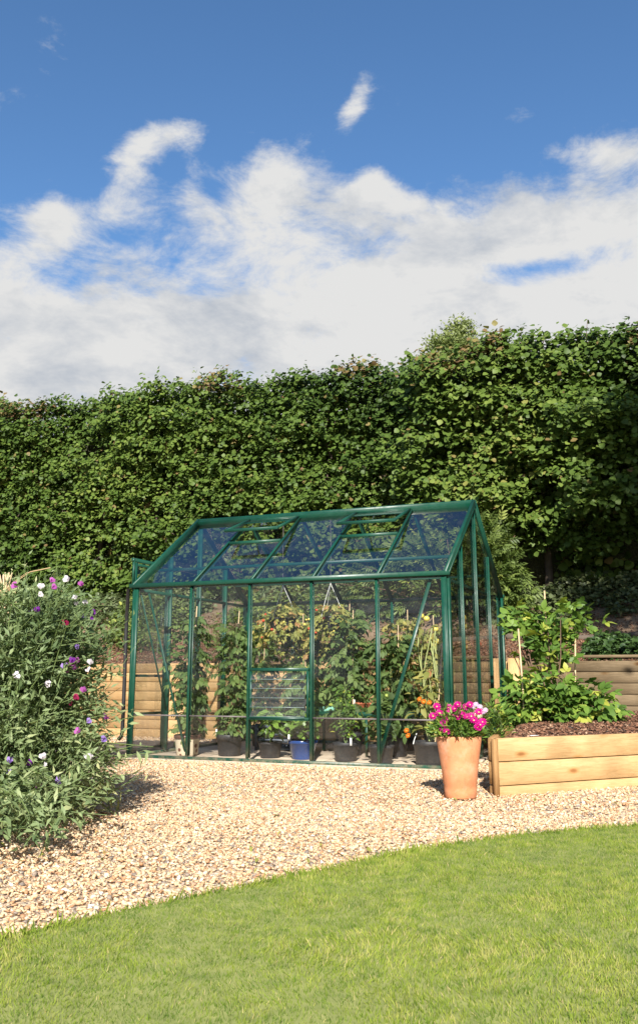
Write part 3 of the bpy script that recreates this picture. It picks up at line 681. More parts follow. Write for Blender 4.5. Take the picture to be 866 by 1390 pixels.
# purlins
for yy in (.36, GW - .36): gbar('purlin', (.02, yy, roofz(yy) - .045), (GL - .02, yy, roofz(yy) - .045), .018, .028)
# braces
gbar('brace', (2.96, .035, 1.58), (2.47, .035, .07), .030, .006, (0, 1, 0)) 
gbar('brace', (.02, .05, 1.55), (.02, .60, .42), .004, .018, (1, 0, 0))
gbar('brace', (.12, .035, 1.56), (.58, .035, .07), .02, .004, (0, 1, 0))
gbar('brace', (.7, GW - .04, .2), (1.75, GW - .04, 1.55), .005, .022, (0, 1, 0))
gbar('brace', (GL - .04, .1, 1.55), (GL - .04, GW - .1, 1.15), .004, .016, (1, 0, 0))
# front panes (upper and lower pane of each bay, bay 3 has the louvre window)
LZ0, LZ1 = .385, .815
for i in range(5):
    x0, x1 = i * BY + .008, (i + 1) * BY - .008
    pane('glass_pane', [(x0, .004, .05), (x1, .004, .05), (x1, .004, .40 if i != 2 else LZ0), (x0, .004, .40 if i != 2 else LZ0)])
    z0 = .392 if i != 2 else LZ1
    pane('glass_pane', [(x0, -.002, z0), (x1, -.002, z0), (x1, -.002, HE - .02), (x0, -.002, HE - .02)])
    if i != 2: gbar('lap_strip', (x0 + .01, -.001, .396), (x1 - .01, -.001, .396), .010, .012, mat='steel')
    pane('glass_pane', [(x0, GW, .05), (x1, GW, .05), (x1, GW, HE - .02), (x0, GW, HE - .02)])
    # roof
    n = A([0, -math.sin(SL), math.cos(SL)]) * 0
    ytop = .72 if i in (1, 3) else GW / 2 - .05
    pane('roof_glass', [(x0, .0, roofz(0)), (x1, .0, roofz(0)), (x1, ytop, roofz(ytop)), (x0, ytop, roofz(ytop))])
    pane('roof_glass', [(x0, GW, roofz(0)), (x1, GW, roofz(0)), (x1, GW / 2 + .05, roofz(GW / 2 - .05)), (x0, GW / 2 + .05, roofz(GW / 2 - .05))])
for x in (0, GL):
    for i in range(4):
        if x == 0 and i in (1,): continue
        y0, y1 = i * GW / 4, (i + 1) * GW / 4
        pane('gable_glass', [(x, y0 + .01, .05), (x, y1 - .01, .05), (x, y1 - .01, roofz(y1) - .03), (x, y0 + .01, roofz(y0) - .03)])
# louvre window
lv = MB(); x0, x1 = 2 * BY + .018, 3 * BY - .018
lv.bar((x0, -.012, LZ1), (x1, -.012, LZ1), .024, .028); lv.bar((x0, -.012, LZ0), (x1, -.012, LZ0), .024, .028)
lv.bar((x0 + .011, -.012, LZ0 + .015), (x0 + .011, -.012, LZ1 - .015), .022, .022, (0, 1, 0)); lv.bar((x1 - .011, -.012, LZ0 + .015), (x1 - .011, -.012, LZ1 - .015), .022, .022, (0, 1, 0))
lo = gpart(lv, 'louvre_window')
for i in range(5):
    zc = LZ0 + .05 + i * .081
    b = MB(); b.add([(x0 + .024, -.055, zc - .03), (x1 - .024, -.055, zc - .03), (x1 - .024, .012, zc + .045), (x0 + .024, .012, zc + .045)], [A([[0, 1, 2, 3]])])
    b.add([(x0 + .024, -.056, zc - .033), (x1 - .024, -.056, zc - .033), (x1 - .024, -.052, zc - .029), (x0 + .024, -.052, zc - .029)], [A([[0, 1, 2, 3]])])
    bo = gpart(b, 'louvre_blade', 'glass_dusty', lo)
    e_ = MB(); e_.bar((x0 + .026, -.0555, zc - .031), (x1 - .026, -.0555, zc - .031), .004, .004); gpart(e_, 'blade_edge', 'glass_edge', lo)
# roof vents
for i in (1, 3):
    x0, x1 = i * BY + .02, (i + 1) * BY - .02
    gbar('vent_sill', (x0, .73, roofz(.73) + .006), (x1, .73, roofz(.73) + .006), .03, .03)
    a_ = math.radians(20.0); hy, hz = GW / 2 - .03, HR - .005; ln = .60
    e = A([0, -math.cos(a_), -math.sin(a_)]); h0 = A([x0, hy, hz]); h1 = A([x1, hy, hz]); up = (0, -math.sin(a_), math.cos(a_))
    vf = MB(); vf.bar(h0 + e * .0, h0 + e * ln, .026, .024, up); vf.bar(h1 + e * .0, h1 + e * ln, .026, .024, up)
    vf.bar(h0 + e * (ln + .0) + A([-.014, 0, 0]), h1 + e * ln + A([.014, 0, 0]), .030, .030, up); vf.bar(h0 + e * .02 + A([.015, 0, 0]), h1 + e * .02 - A([.015, 0, 0]), .03, .02, up)
    v = gpart(vf, 'roof_vent'); pane('vent_glass', [h0 + e * .03, h1 + e * .03, h1 + e * (ln - .02), h0 + e * (ln - .02)], v)
    xm = (x0 + x1) / 2; gbar('vent_stay', (xm, .74, roofz(.74) + .02), tuple(A([xm, hy, hz]) + e * (ln - .03)), .008, .012, (1, 0, 0), 'green', v)
# sliding door on the left gable, pushed to the front
gbar('door_track', (-.045, -.02, 1.885), (-.045, 1.35, 1.885), .03, .035)
gbar('track_bracket', (-.04, -.005, HE + .02), (-.04, -.005, 1.90), .022, .016, (0, 1, 0))
dr = MB(); dx = -.035; y0, y1 = .03, .62
for yy in (y0, y1): dr.bar((dx, yy, .05), (dx, yy, 1.86), .03, .022, (1, 0, 0))
for zz in (.065, .395, .76, 1.84): dr.bar((dx, y0 + .015, zz), (dx, y1 - .015, zz), .022, .026)
d_ = gpart(dr, 'sliding_door')
for z0, z1 in ((.08, .38), (.41, .745), (.775, 1.82)): pane('door_glass', [(dx, y0 + .02, z0), (dx, y1 - .02, z0), (dx, y1 - .02, z1), (dx, y0 + .02, z1)], d_)
# black downpipe
b = MB(); b.tube([(-.075, -.03, HE - .02), (-.075, -.035, 1.2), (-.072, -.03, .7), (-.07, -.03, .26), (-.075, -.035, .20), (-.10, -.05, .165)], .019, 10); gpart(b, 'downpipe', 'black', smooth=True)

# ================================================================== INSIDE THE GREENHOUSE
def pot(t, x, y, z0, rt, rb, h, mat, rim=True, rimmat=None):
    th = rt * .08
    pr = [(0.001, 0), (rb * .96, 0), (rb, .006)] + ([(rt * .93, h * .82), (rt * .985, h * .83), (rt * 1.0, h * .9), (rt, h - .004)] if rim else [(rb + (rt - rb) * .12, h * .15), (rb + (rt - rb) * .14, h * .16), (rt * .985, h * .92), (rt, h - .006)]) + [(rt - .3 * th, h), (rt - th, h - .003), (rt - th * 1.2, h * .86), (.001, h * .86)]
    b = MB(); b.lathe(pr, 36, (x, y, z0)); o = b.build('pot', mat, t, True); o.location = -t.location
    b = MB(); b.lathe([(rt - th * 1.15, h * .88), (rt * .5, h * .90), (.001, h * .90)], 20, (x, y, z0), wob=.02); s = b.build('soil', 'soil', t, True); s.location = -t.location
    if rimmat:
        b = MB(); b.lathe([(rt * .95, h * .80), (rt * 1.05, h * .82), (rt * 1.07, h * .98), (rt * .95, h * 1.02), (rt * .88, h * .95)], 36, (x, y, z0)); r_ = b.build('rim', rimmat, t, True); r_.location = -t.location
    return z0 + h * .88
def plant_on(t, x, y, z0, h, rad, n, mat, proto, size, stemr=.006, nst=1, droop=.4, low=.1, prof=None, lean=(0, 0), stemmat='stem', wig=.03):
    b = MB(); P = []; D = []
    for s_ in range(nst):
        a0 = rs.rand() * 2 * PI; off = A([math.cos(a0), math.sin(a0), 0]) * rad * .25 * (nst > 1)
        pts = [A([x, y, z0]) + off * tt + A([lean[0] * tt + wig * math.sin(5 * tt + a0), lean[1] * tt + wig * math.cos(4 * tt + a0) - wig * math.cos(a0), h * tt]) - A([wig * math.sin(a0), 0, 0]) for tt in np.linspace(0, 1, 8)]
        b.tube(pts, np.linspace(stemr, stemr * .5, 8), 5); pts = A(pts)
        k = n // nst
        tt = low + (1 - low) * (np.arange(k) + rs.rand(k)) / k; idx = tt * 7; i0 = np.clip(idx.astype(int), 0, 6); fr_ = (idx - i0)[:, None]
        base = pts[i0] * (1 - fr_) + pts[i0 + 1] * fr_
        an = np.arange(k) * 2.4 + rs.rand(k) * .8; dirs = np.stack([np.cos(an), np.sin(an), .25 * np.ones(k) + rs.normal(size=k) * .25], 1)
        pf = np.ones(k) if prof is None else np.interp(tt, *prof)
        rr = rad * pf * rs.rand(k) ** .6
        P.append(base + unit(dirs) * rr[:, None] * .6); D.append(dirs + A([0, 0, -droop]) + rnd3(k) * .25)
    o = b.build('stem', stemmat, t); o.location = -t.location
    P = np.concatenate(P); D = np.concatenate(D); k = len(P)
    Nn = A([0, -.25, 1.]) + rnd3(k) * .35
    b = MB(); b.scatter(proto, P, D, Nn, size * (.6 + .6 * rs.rand(k)), rs.rand(k)); o = b.build('foliage', mat, t); o.location = -t.location
    return P
def sphere_mesh(name, r, mat, sub=2):
    import bmesh
    bm = bmesh.new(); bmesh.ops.create_icosphere(bm, subdivisions=sub, radius=r)
    for v in bm.verts: v.co.z *= .88
    me = bpy.data.meshes.new(name); bm.to_mesh(me); bm.free(); me.materials.append(M[mat]); me.polygons.foreach_set('use_smooth', [True] * len(me.polygons)); return me
FR = {c_: sphere_mesh('tomato', 1, c_) for c_ in ('fr_green', 'fr_yel', 'fr_red')}
def fruit(t, p, r, c_, name='tomato'):
    o = bpy.data.objects.new(name, FR[c_]); COL.objects.link(o); o.parent = t; o.location = Vector(p) - t.location; o.scale = (r, r, r); return o
def cane(t, p, q, r=.005, mat='cane', name='cane'):
    b = MB(); b.tube([p, tuple((A(p) + A(q)) / 2 + rnd3(1)[0] * .006), q], r, 6); o = b.build(name, mat, t); o.location = -t.location
def label_stick(t, x, y, z, rz=.3):
    b = MB(); b.box((x, y, z + .035), (.018, .002, .075), rz); o = b.build('plant_label', 'white', t); o.location = -t.location

Z0 = .007
GIN = 'potted plants inside the greenhouse'
t = thing('potted_tomato', 'tall dark tomato vine in a cream patterned pot with brown rim behind the corner pane', 'potted plant', (.38, .42, Z0), GIN)
zt = pot(t, .38, .42, Z0, .125, .105, .19, 'creampot', False, 'brownrim'); plant_on(t, .38, .42, zt, 1.15, .24, 250, 'tomato_leaf', TOM, .165, .007, 2, .6, .04, ([0, .3, .6, 1], [.5, .55, 1, .8])); cane(t, (.38, .44, zt), (.40, .5, 1.45), .006)
t = thing('potted_tomato', 'leafy tomato vine in a plain black pot, second pot from the greenhouse door', 'potted plant', (.80, .50, Z0), GIN)
zt = pot(t, .80, .50, Z0, .13, .105, .20, 'blackpot'); plant_on(t, .80, .50, zt, 1.05, .24, 260, 'tomato_leaf', TOM, .155, .007, 2, .6, .04, ([0, .3, .7, 1], [.5, .6, 1, .8]), (.03, .05)); cane(t, (.80, .53, zt), (.83, .6, 1.4), .005); label_stick(t, .70, .42, zt)
t = thing('potted_pepper', 'short bright green pepper bush in a black pot under the louvre window', 'potted plant', (1.26, .44, Z0), GIN)
zt = pot(t, 1.26, .44, Z0, .115, .09, .15, 'blackpot'); plant_on(t, 1.26, .44, zt, .30, .15, 90, 'pepper_leaf', MID, .10, .005, 4, .5, .25)
t = thing('potted_basil', 'lush green herb in a wide blue glazed bowl pot under the louvre window', 'potted plant', (1.60, .42, Z0), GIN)
zt = pot(t, 1.60, .42, Z0, .14, .095, .17, 'bluepot'); plant_on(t, 1.60, .42, zt, .27, .15, 110, 'pepper_leaf', OV, .085, .005, 5, .4, .2); label_stick(t, 1.50, .33, zt)
t = thing('potted_shrub', 'small leaved climber in a black pot with white label, third from the greenhouse right corner', 'potted plant', (2.04, .38, Z0), GIN)
zt = pot(t, 2.04, .38, Z0, .12, .095, .165, 'blackpot'); plant_on(t, 2.04, .38, zt, .5, .13, 210, 'rasp_leaf', OV, .045, .005, 4, .3, .1); label_stick(t, 2.13, .27, zt)
t = thing('potted_shrub', 'round leaved bushy seedling in a black pot, second pot from the greenhouse right corner', 'potted plant', (2.42, .25, Z0), GIN)
zt = pot(t, 2.42, .25, Z0, .115, .09, .16, 'blackpot'); plant_on(t, 2.42, .25, zt, .42, .14, 120, 'tomato_leaf', ROUND, .075, .005, 4, .4, .12)
t = thing('potted_flower', 'large black pot of orange flowers and bare canes beside the greenhouse right corner', 'potted plant', (2.84, .32, Z0), GIN)
zt = pot(t, 2.84, .32, Z0, .15, .12, .20, 'blackpot'); plant_on(t, 2.84, .32, zt, .62, .18, 100, 'tomato_old', MID, .09, .005, 6, .3, .1, stemmat='stem_pale')
cane(t, (2.72, .22, zt), (2.75, .23, zt + .09), .004, 'white', 'stake'); cane(t, (2.88, .35, zt), (2.95, .42, 1.05), .006)
# daisy flower mesh
def daisy(mat, eye='fr_yel'):
    PT = (A([(0, 0, 0), (-.16, .55, .10), (.16, .55, .10), (-.12, .95, .12), (.12, .95, .12)], float), [A([[0, 2, 1]]), A([[1, 2, 4, 3]])])
    an = np.arange(11) * 2 * PI / 11; k = 11; b = MB()
    b.scatter(PT, np.zeros((k, 3)) + rnd3(k) * .02, np.stack([np.cos(an), np.sin(an), .15 * np.ones(k)], 1), np.tile(A([0, 0, 1.]), (k, 1)), 1., rs.rand(k))
    an = an + .3; b.scatter(PT, np.zeros((k, 3)) + A([0, 0, .05]), np.stack([np.cos(an), np.sin(an), .45 * np.ones(k)], 1), np.tile(A([0, 0, 1.]), (k, 1)), .8, rs.rand(k))
    o = b.build('flower', mat); me = o.data; bpy.data.objects.remove(o)
    b = MB(); b.lathe([(.001, .20), (.12, .19), (.20, .12), (.22, .02)], 8); o = b.build('eye', M[eye]); e = o.data; bpy.data.objects.remove(o)
    return me, e
def flower_at(t, me, p, nrm, s, eye=None):
    o = bpy.data.objects.new('flower', me); COL.objects.link(o); o.parent = t; o.location = Vector(p) - t.location; o.scale = (s, s, s)
    o.rotation_euler = Vector(nrm).to_track_quat('Z', 'Y').to_euler()
    if eye:
        e = bpy.data.objects.new('flower_eye', eye); COL.objects.link(e); e.parent = o
    return o
M['pet_lilac'] = petal('pale_lilac_petal', (.62, .42, .62), (.72, .60, .74)); DM = daisy('pet_magenta'); DO = daisy('pet_orange'); DP = daisy('pet_pink'); DL = daisy('pet_lilac'); DC = daisy('pet_cream')
for p in ((2.70, .10, .30), (2.72, .08, .26), (2.84, .16, .54), (2.80, .18, .56), (2.88, .2, .53)): flower_at(t, DO[0], p, (rs.normal() * .3, -1, .6), .026, DO[1])

# shelf with trays
sh = thing('staging_shelf', 'low green metal shelf bench inside the greenhouse behind the right hand panes', 'shelf', (2.1, 1.15, Z0))
b = MB(); b.box((2.07, 1.12, .40), (1.30, .50, .022)); b.box((2.07, .862, .398), (1.32, .014, .045)); b.box((2.07, 1.378, .398), (1.32, .014, .045)); o = b.build('top', 'green', sh); o.location = -sh.location
for lx in (1.44, 2.07, 2.70):
    for ly in (.875, 1.365): b = MB(); b.bar((lx, ly, Z0), (lx, ly, .388), .025, .02, (0, 1, 0)); o = b.build('leg', 'green', sh); o.location = -sh.location
b = MB(); b.bar((1.45, 1.36, .05), (2.05, 1.36, .37), .004, .02, (0, 1, 0)); o = b.build('brace', 'green', sh); o.location = -sh.location
t = thing('seed_tray', 'pale green seed tray at the left end of the green shelf', 'tray', (1.60, .98, .411))
b = MB(); b.box((1.60, .98, .418), (.20, .13, .006))
for dx_, dy_, sx_, sy_ in ((0, .065, .21, .006), (0, -.065, .21, .006), (.103, 0, .006, .13), (-.103, 0, .006, .13)): b.box((1.60 + dx_, .98 + dy_, .440), (sx_, sy_, .05))
o = b.build('tray', 'seedtray', t); o.location = -t.location
b = MB(); b.box((1.6, .98, .436), (.195, .12, .03)); o = b.build('soil', 'soil', t); o.location = -t.location
for (px, lab) in ((1.98, 'small clay flowerpot on the green shelf, the left one beside a white tag'), (2.10, 'small clay flowerpot on the green shelf, the right one under tomato leaves')):
    t = thing('flowerpot', lab, 'flowerpot', (px, .96, .411), 'small pots on the green shelf'); pot(t, px, .96, .411, .055, .038, .095, 'pinkpot')
    if px < 2: label_stick(t, 1.93, .93, .46)
# crate
t = thing('plastic_crate', 'dark grey plastic crate of empty pots on the greenhouse floor behind the second bay', 'crate', (.95, 1.35, Z0))
b = MB(); cx, cy = .95, 1.35
for z_ in (.02, .09, .16, .23): 
    b.box((cx, cy - .14, z_ + .015), (.40, .012, .035)); b.box((cx, cy + .14, z_ + .015), (.40, .012, .035)); b.box((cx - .2, cy, z_ + .016), (.012, .29, .034)); b.box((cx + .2, cy, z_ + .016), (.012, .29, .034))
for sx_ in (-1, 1):
    for sy_ in (-1, 1): b.box((cx + sx_ * .2, cy + sy_ * .14, .135), (.03, .03, .27))
b.box((cx, cy, .02), (.38, .27, .01)); o = b.build('body', 'greybox', t); o.location = -t.location
for i in range(4):
    b = MB(); b.lathe([(.04, 0), (.055, .12), (.06, .12), (.06, .14), (.052, .14), (.036, .01)], 16, (cx - .13 + .09 * i, cy - .03 + .04 * (i % 2), .14 + .02 * (i % 3))); o = b.build('empty_pot', 'blackpot', t, True); o.location = -t.location

# back row
back = [(.55, 1.75, 1.05, .24, 90, 'tomato_leaf', TOM, .20, 'tomato vine at the back of the greenhouse beside the door bay'),
        (1.12, 1.55, 1.12, .26, 120, 'tomato_leaf', TOM, .20, 'tangled tomato vine behind the louvre window'),
        (1.38, .95, .72, .24, 90, 'tomato_leaf', TOM, .21, 'dense dark tomato plant just behind the louvre window'),
        (1.60, 1.60, 1.25, .26, 130, 'tomato_leaf', TOM, .20, 'tall tomato vine rising behind the seed tray'),
        (1.88, .95, 1.12, .27, 125, 'tomato_leaf', TOM, .23, 'large leaved tomato vine between the two small clay pots and the seed tray'),
        (2.32, 1.00, .95, .26, 110, 'tomato_leaf', TOM, .24, 'broad leaved tomato vine in the fourth bay above the shelf'),
        (2.20, 1.75, 1.15, .28, 120, 'tomato_old', TOM, .20, 'yellowing tomato vine at the back of the fourth bay'),
        (2.66, 1.25, 1.05, .30, 130, 'tomato_old', TOM, .19, 'withered yellow tomato vine with green fruit in the last bay'),
        (2.78, 1.95, 1.25, .26, 110, 'tomato_old', TOM, .17, 'tomato vine with orange and yellow fruit against the right gable')]
for i, (x, y, h, rad, n, mt, pr, sz, lab) in enumerate(back):
    t = thing('potted_tomato', lab, 'potted plant', (x, y, Z0), 'tomato plants in the back of the greenhouse')
    onshelf = False
    zt = pot(t, x, y, Z0, .13, .10, .22, 'blackpot')
    P = plant_on(t, x, y, zt, h, rad, int(n * 1.9), mt, pr, sz * .76, .007, 3, .6, .1, ([0, .3, .7, 1], [.5, .9, 1, .75]), stemmat='stem_pale' if mt == 'tomato_old' else 'stem')
    cane(t, (x + .03, y, zt), (x + .02 + rs.normal() * .04, y + .03, zt + h + .1), .005)
    nf = 9 if mt == 'tomato_old' else 3
    for j in range(nf):
        p = P[rs.randint(len(P))] + A([0, -.08, -.05]); fruit(t, p, .022 + .012 * rs.rand(), ['fr_yel', 'fr_green', 'fr_red', 'fr_yel'][rs.randint(4)] if nf > 3 else ['fr_green', 'fr_green', 'fr_yel'][rs.randint(3)])
# clusters of fruit seen in the last bay
for (x, y, z, c_) in ((2.60, 1.0, 1.33, 'fr_yel'), (2.66, .98, 1.30, 'fr_yel'), (2.74, 1.0, 1.20, 'fr_yel'), (2.70, 1.02, 1.10, 'fr_yel'), (2.76, 1.0, 1.08, 'fr_yel')):
    fruit(t, (x, y, z), .032, c_)
for (x, y, z, c_) in ((2.84, 1.8, 1.35, 'fr_yel'), (2.86, 1.8, 1.26, 'fr_yel'), (2.85, 1.82, 1.15, 'fr_green'), (2.96, 1.82, 1.22, 'fr_red'), (2.97, 1.85, 1.08, 'fr_red'), (2.88, 1.8, 1.05, 'fr_yel')):
    fruit(t, (x, y, z), .036, c_)
# pale hanging stems at the front right corner
t = thing('climbing_bean', 'bare pale green climbing stems tied up inside the greenhouse right corner', 'plant', (2.80, .62, Z0))
b = MB()
for i in range(9):
    x0, y0 = 2.74 + .02 * i, .55 + .04 * rs.rand(); pts = [(x0 + .05 * math.sin(s_ * 5 + i), y0 + .03 * math.cos(s_ * 4 + i), .1 + s_ * (1.0 + .1 * math.sin(i))) for s_ in np.linspace(0, 1, 9)]
    b.tube(pts, .006, 5)
o = b.build('stem', 'stem_pale', t); o.location = -t.location
k = 26; P = np.stack([2.70 + .22 * rs.rand(k), .53 + .12 * rs.rand(k), .4 + .8 * rs.rand(k)], 1); b = MB(); b.scatter(MID, P, rnd3(k) * .6 + A([0, -.2, -1]), rnd3(k) * .6 + A([0, -1, .3]), .08, rs.rand(k)); o = b.build('foliage', 'tomato_old', t); o.location = -t.location
# hanging baskets
for (x, y, zc, zr, lab) in ((1.06, 1.15, 1.30, 1.70, 'hanging basket of yellow green trailing tomatoes, the left one'), (1.60, 1.15, 1.30, 1.70, 'hanging basket of yellow green trailing tomatoes, the right one'), ):
    t = thing('hanging_basket', lab, 'hanging basket', (x, y, zc), 'hanging baskets in the greenhouse')
    b = MB(); b.lathe([(.001, -.10), (.09, -.09), (.13, -.03), (.15, .05), (.155, .05), (.14, .03), (.001, .03)], 24, (x, y, zc)); o = b.build('basket', 'blackpot', t, True); o.location = -t.location
    b = MB(); b.lathe([(.145, .035), (.07, .05), (.001, .05)], 16, (x, y, zc)); o = b.build('soil', 'soil', t, True); o.location = -t.location
    zr2 = roofz(y) - .02
    for a_ in (.2, 2.3, 4.4): cane(t, (x + .15 * math.cos(a_), y + .15 * math.sin(a_), zc + .05), (x, y, zr), .0022, 'white', 'chain')
    cane(t, (x, y, zr), (x, y, zr2), .003, 'steel', 'hook')
    k = 320; an = rs.rand(k) * 2 * PI; rr = .26 * rs.rand(k) ** .5; z_ = zc + .14 - .28 * (rr / .26) ** 2 - .24 * rs.rand(k) ** 1.5 * (rr > .12) + .08 * rs.rand(k)
    P = np.stack([x + rr * np.cos(an) * 1.05, y + rr * np.sin(an), z_], 1); b = MB()
    b.scatter(TOM, P, np.stack([np.cos(an), np.sin(an), -.6 * np.ones(k)], 1) + rnd3(k) * .5, rnd3(k) * .4 + A([0, -.3, 1]), .10 * (.6 + .6 * rs.rand(k)), rs.rand(k)); o = b.build('foliage', 'tomato_old', t); o.location = -t.location
    for j in range(16):
        a_ = -PI * rs.rand(); r_ = .2 + .07 * rs.rand(); fruit(t, (x + r_ * math.cos(a_), y + r_ * math.sin(a_), zc - .2 + .35 * rs.rand()), .012 + .006 * rs.rand(), ['fr_red', 'fr_yel', 'fr_red', 'fr_green'][rs.randint(4)])

# wire mesh panel behind the greenhouse's right end
t = thing('wire_trellis', 'rectangular wire mesh panel standing against the sleeper wall behind the greenhouse gable', 'trellis', (2.6, 2.6, 0))
b = MB()
for i in range(23): x = 2.22 + i * .035; b.tube([(x, 2.60, .0), (x, 2.63, .92)], .0022, 4)
for i in range(9): z = .03 + i * .11; b.tube([(2.2, 2.60 + .03 * z, z), (3.02, 2.60 + .03 * z, z)], .003, 4)
o = b.build('mesh_panel', 'twig', t); o.location = -t.location

# ================================================================== RAISED BED
rb = thing('raised_bed', 'timber raised bed of new pine boards beside the terracotta pot', 'raised bed', (3.76, -1.48, 0))
fa, fb = A([3.76, -1.48]), A([6.2, 1.28]); fd = unit((fb - fa)[None])[0]; fn = A([fd[1], -fd[0]])
zs = [-.02, .075, .215, .357]
zs = [-.06, .056, .207, .358]
TH = .048
for i in range(3):
    z0, z1 = zs[i] + .003, zs[i + 1] - .003
    p = fa - fn * TH / 2 + fd * .038; q = fb - fn * TH / 2
    b = MB(); b.bar((p[0], p[1], (z0 + z1) / 2), (q[0], q[1], (z0 + z1) / 2), TH, z1 - z0, (0, 0, 1), rs.rand(), .06, True); o = b.build('board', 'wood', rb); o.location = -rb.location
sa, sb = A([3.76, -1.48]), A([3.30, 2.66]); sd = unit((sb - sa)[None])[0]; sn = A([-sd[1], sd[0]])
for i in range(3):
    z0, z1 = zs[i] + .006, zs[i + 1] - .004
    p = sa + sn * .022 + sd * .012 ; q = sb + sn * .022
    p = p + sd * .05
    b = MB(); b.bar((p[0], p[1], (z0 + z1) / 2), (q[0], q[1], (z0 + z1) / 2), .044, z1 - z0, (0, 0, 1), rs.rand(), .06, True); o = b.build('side_board', 'wood_end', rb); o.location = -rb.location
q = fa + fd * .020 - fn * .020; b = MB(); b.bar((q[0], q[1], -.06), (q[0], q[1], .352), .032, .034, (fd[0], fd[1], 0), .5, .05, True); o = b.build('corner_post', 'wood_end', rb); o.location = -rb.location
# soil (mound) inside
n = 30; uu, vv = np.meshgrid(np.linspace(0, 1, n), np.linspace(0, 1, n)); Q = BED
Pb = ((1 - uu)[..., None] * (1 - vv)[..., None] * Q[0] + uu[..., None] * (1 - vv)[..., None] * Q[1] + uu[..., None] * vv[..., None] * Q[2] + (1 - uu)[..., None] * vv[..., None] * Q[3])
zb = .315 + .09 * np.sin(np.clip(vv, 0, 1) * PI * .8) * np.sin(uu * PI) ** .4 + .012 * rs.rand(n, n)
inn = Pb + (Q.mean(0) - Pb) * .02
b = MB(); b.add(np.concatenate([inn, zb[..., None]], 2).reshape(-1, 3), [A([[j * n + i, j * n + i + 1, (j + 1) * n + i + 1, (j + 1) * n + i] for j in range(n - 1) for i in range(n - 1)])])
o = b.build('soil', 'soil', rb, True); o.location = -rb.location
k = 15000; u = .004 + .98 * rs.rand(k); v = .01 + .97 * rs.rand(k)
Pc = (1 - u)[:, None] * (1 - v)[:, None] * Q[0] + u[:, None] * (1 - v)[:, None] * Q[1] + u[:, None] * v[:, None] * Q[2] + (1 - u)[:, None] * v[:, None] * Q[3]; Pc += (Q.mean(0) - Pc) * .03
zc = .325 + .09 * np.sin(v * PI * .8) * np.sin(u * PI) ** .4 + .015 * rs.rand(k)
b = MB(); chips(b, np.concatenate([Pc, zc[:, None]], 1), k, (.012, .032))
props(b.build('bark_chips', 'chips'), 'brown bark chips spread over the soil of the raised bed', 'bark mulch', kind='stuff')

# raspberry bush and canes
shrub('raspberry_bush', 'bushy raspberry plant with bright green and yellow leaves in the raised bed', 'bush', (3.85, .6, .33),
      [(3.80, .5, .56, .36, .3, .26, .34), (4.10, .5, .50, .34, .28, .20, .26), (3.82, .7, 1.0, .26, .25, .28, .16), (4.0, .7, 1.18, .32, .22, .22, .08), (3.66, .8, 1.22, .30, .2, .14, .07), (3.60, .5, .42, .16, .16, .12, .09)], 1000, 'rasp_leaf', TRI, .13, .35, 5, None, .007)
for (p, q, lab) in (((3.66, .35, .3), (3.63, .42, 1.16), 'leaning bare bamboo cane at the left side of the raspberry plant'), ((3.80, .80, .3), (3.81, .85, 1.52), 'upright bamboo cane standing above the raspberry plant'), ((4.02, .7, .3), (4.07, .75, 1.10), 'short bamboo cane at the right side of the raspberry plant')):
    b = MB(); b.tube([p, tuple((A(p) + A(q)) / 2 + A([.004, 0, 0])), q], .0075, 8); o = b.build('bamboo_cane', 'cane'); props(o, lab, 'cane', 'canes in the raised bed')
# extra tall side shoot leaves
sg = thing('snapdragon', 'low dark green snapdragon with pale yellow flowers at the corner of the raised bed', 'flower', (3.66, -.95, .3))
plant_on(sg, 3.66, -.97, .30, .24, .17, 520, 'rasp_leaf', NAR, .055, .003, 12, -.3, .05)
for p in ((3.575, -1.12, .50), (3.60, -1.13, .485), (3.565, -1.12, .475), (3.60, -1.1, .51)): flower_at(sg, DC[0], p, (0, -1, .5), .022)
for px_, lab in ((3.95, 'white label lying on the left end of the raised bed rim'),):
    b = MB(); b.box((px_ + .02, -1.15, .362), (.07, .02, .003), .84); props(b.build('plant_tag', 'white'), lab, 'label')

# ================================================================== TERRACOTTA POT
tp = thing('flower_pot', 'tall terracotta pot full of magenta flowers standing on the gravel', 'flower pot', (3.568, -1.65, 0))
b = MB(); cx, cy = 3.568, -1.65
b.lathe([(.001, 0), (.094, 0), (.100, .006), (.103, .05), (.1045, .078), (.1065, .082), (.117, .18), (.131, .27), (.142, .34), (.1455, .366), (.1455, .376), (.141, .380), (.132, .378), (.127, .36), (.12, .33), (.001, .33)], 56, (cx, cy, 0)); o = b.build('pot', 'terracotta', tp, True); o.location = -tp.location
b = MB(); b.lathe([(.128, .345), (.07, .355), (.001, .36)], 20, (cx, cy, 0)); o = b.build('soil', 'soil', tp, True); o.location = -tp.location
k = 1500; an = rs.rand(k) * 2 * PI; rr = rs.rand(k) ** .5; P = np.stack([cx - .015 + .165 * rr * np.cos(an), cy + .165 * rr * np.sin(an), .37 + (.17 * (1 - rr ** 2) + .03) * rs.rand(k) ** .6], 1)
b = MB(); b.scatter(NAR, P, np.stack([np.cos(an) * rr, np.sin(an) * rr, .5 * np.ones(k)], 1) + rnd3(k) * .45, rnd3(k) * .5 + A([0, -.4, 1]), .045 * (.7 + .7 * rs.rand(k)), rs.rand(k)); o = b.build('foliage', 'rasp_leaf', tp); o.location = -tp.location
fp = [(-.165, .50), (-.12, .52), (-.06, .52), (-.03, .515), (0, .50), (.03, .51), (.06, .50), (.085, .505), (.135, .53), (.14, .455), (.125, .44), (-.10, .46), (-.095, .43), (-.085, .48), (-.14, .56), (.05, .56), (.08, .575), (-.02, .55), (.0, .575), (-.06, .555), (.10, .48), (-.08, .41), (.155, .47), (.02, .54)]
b = MB()
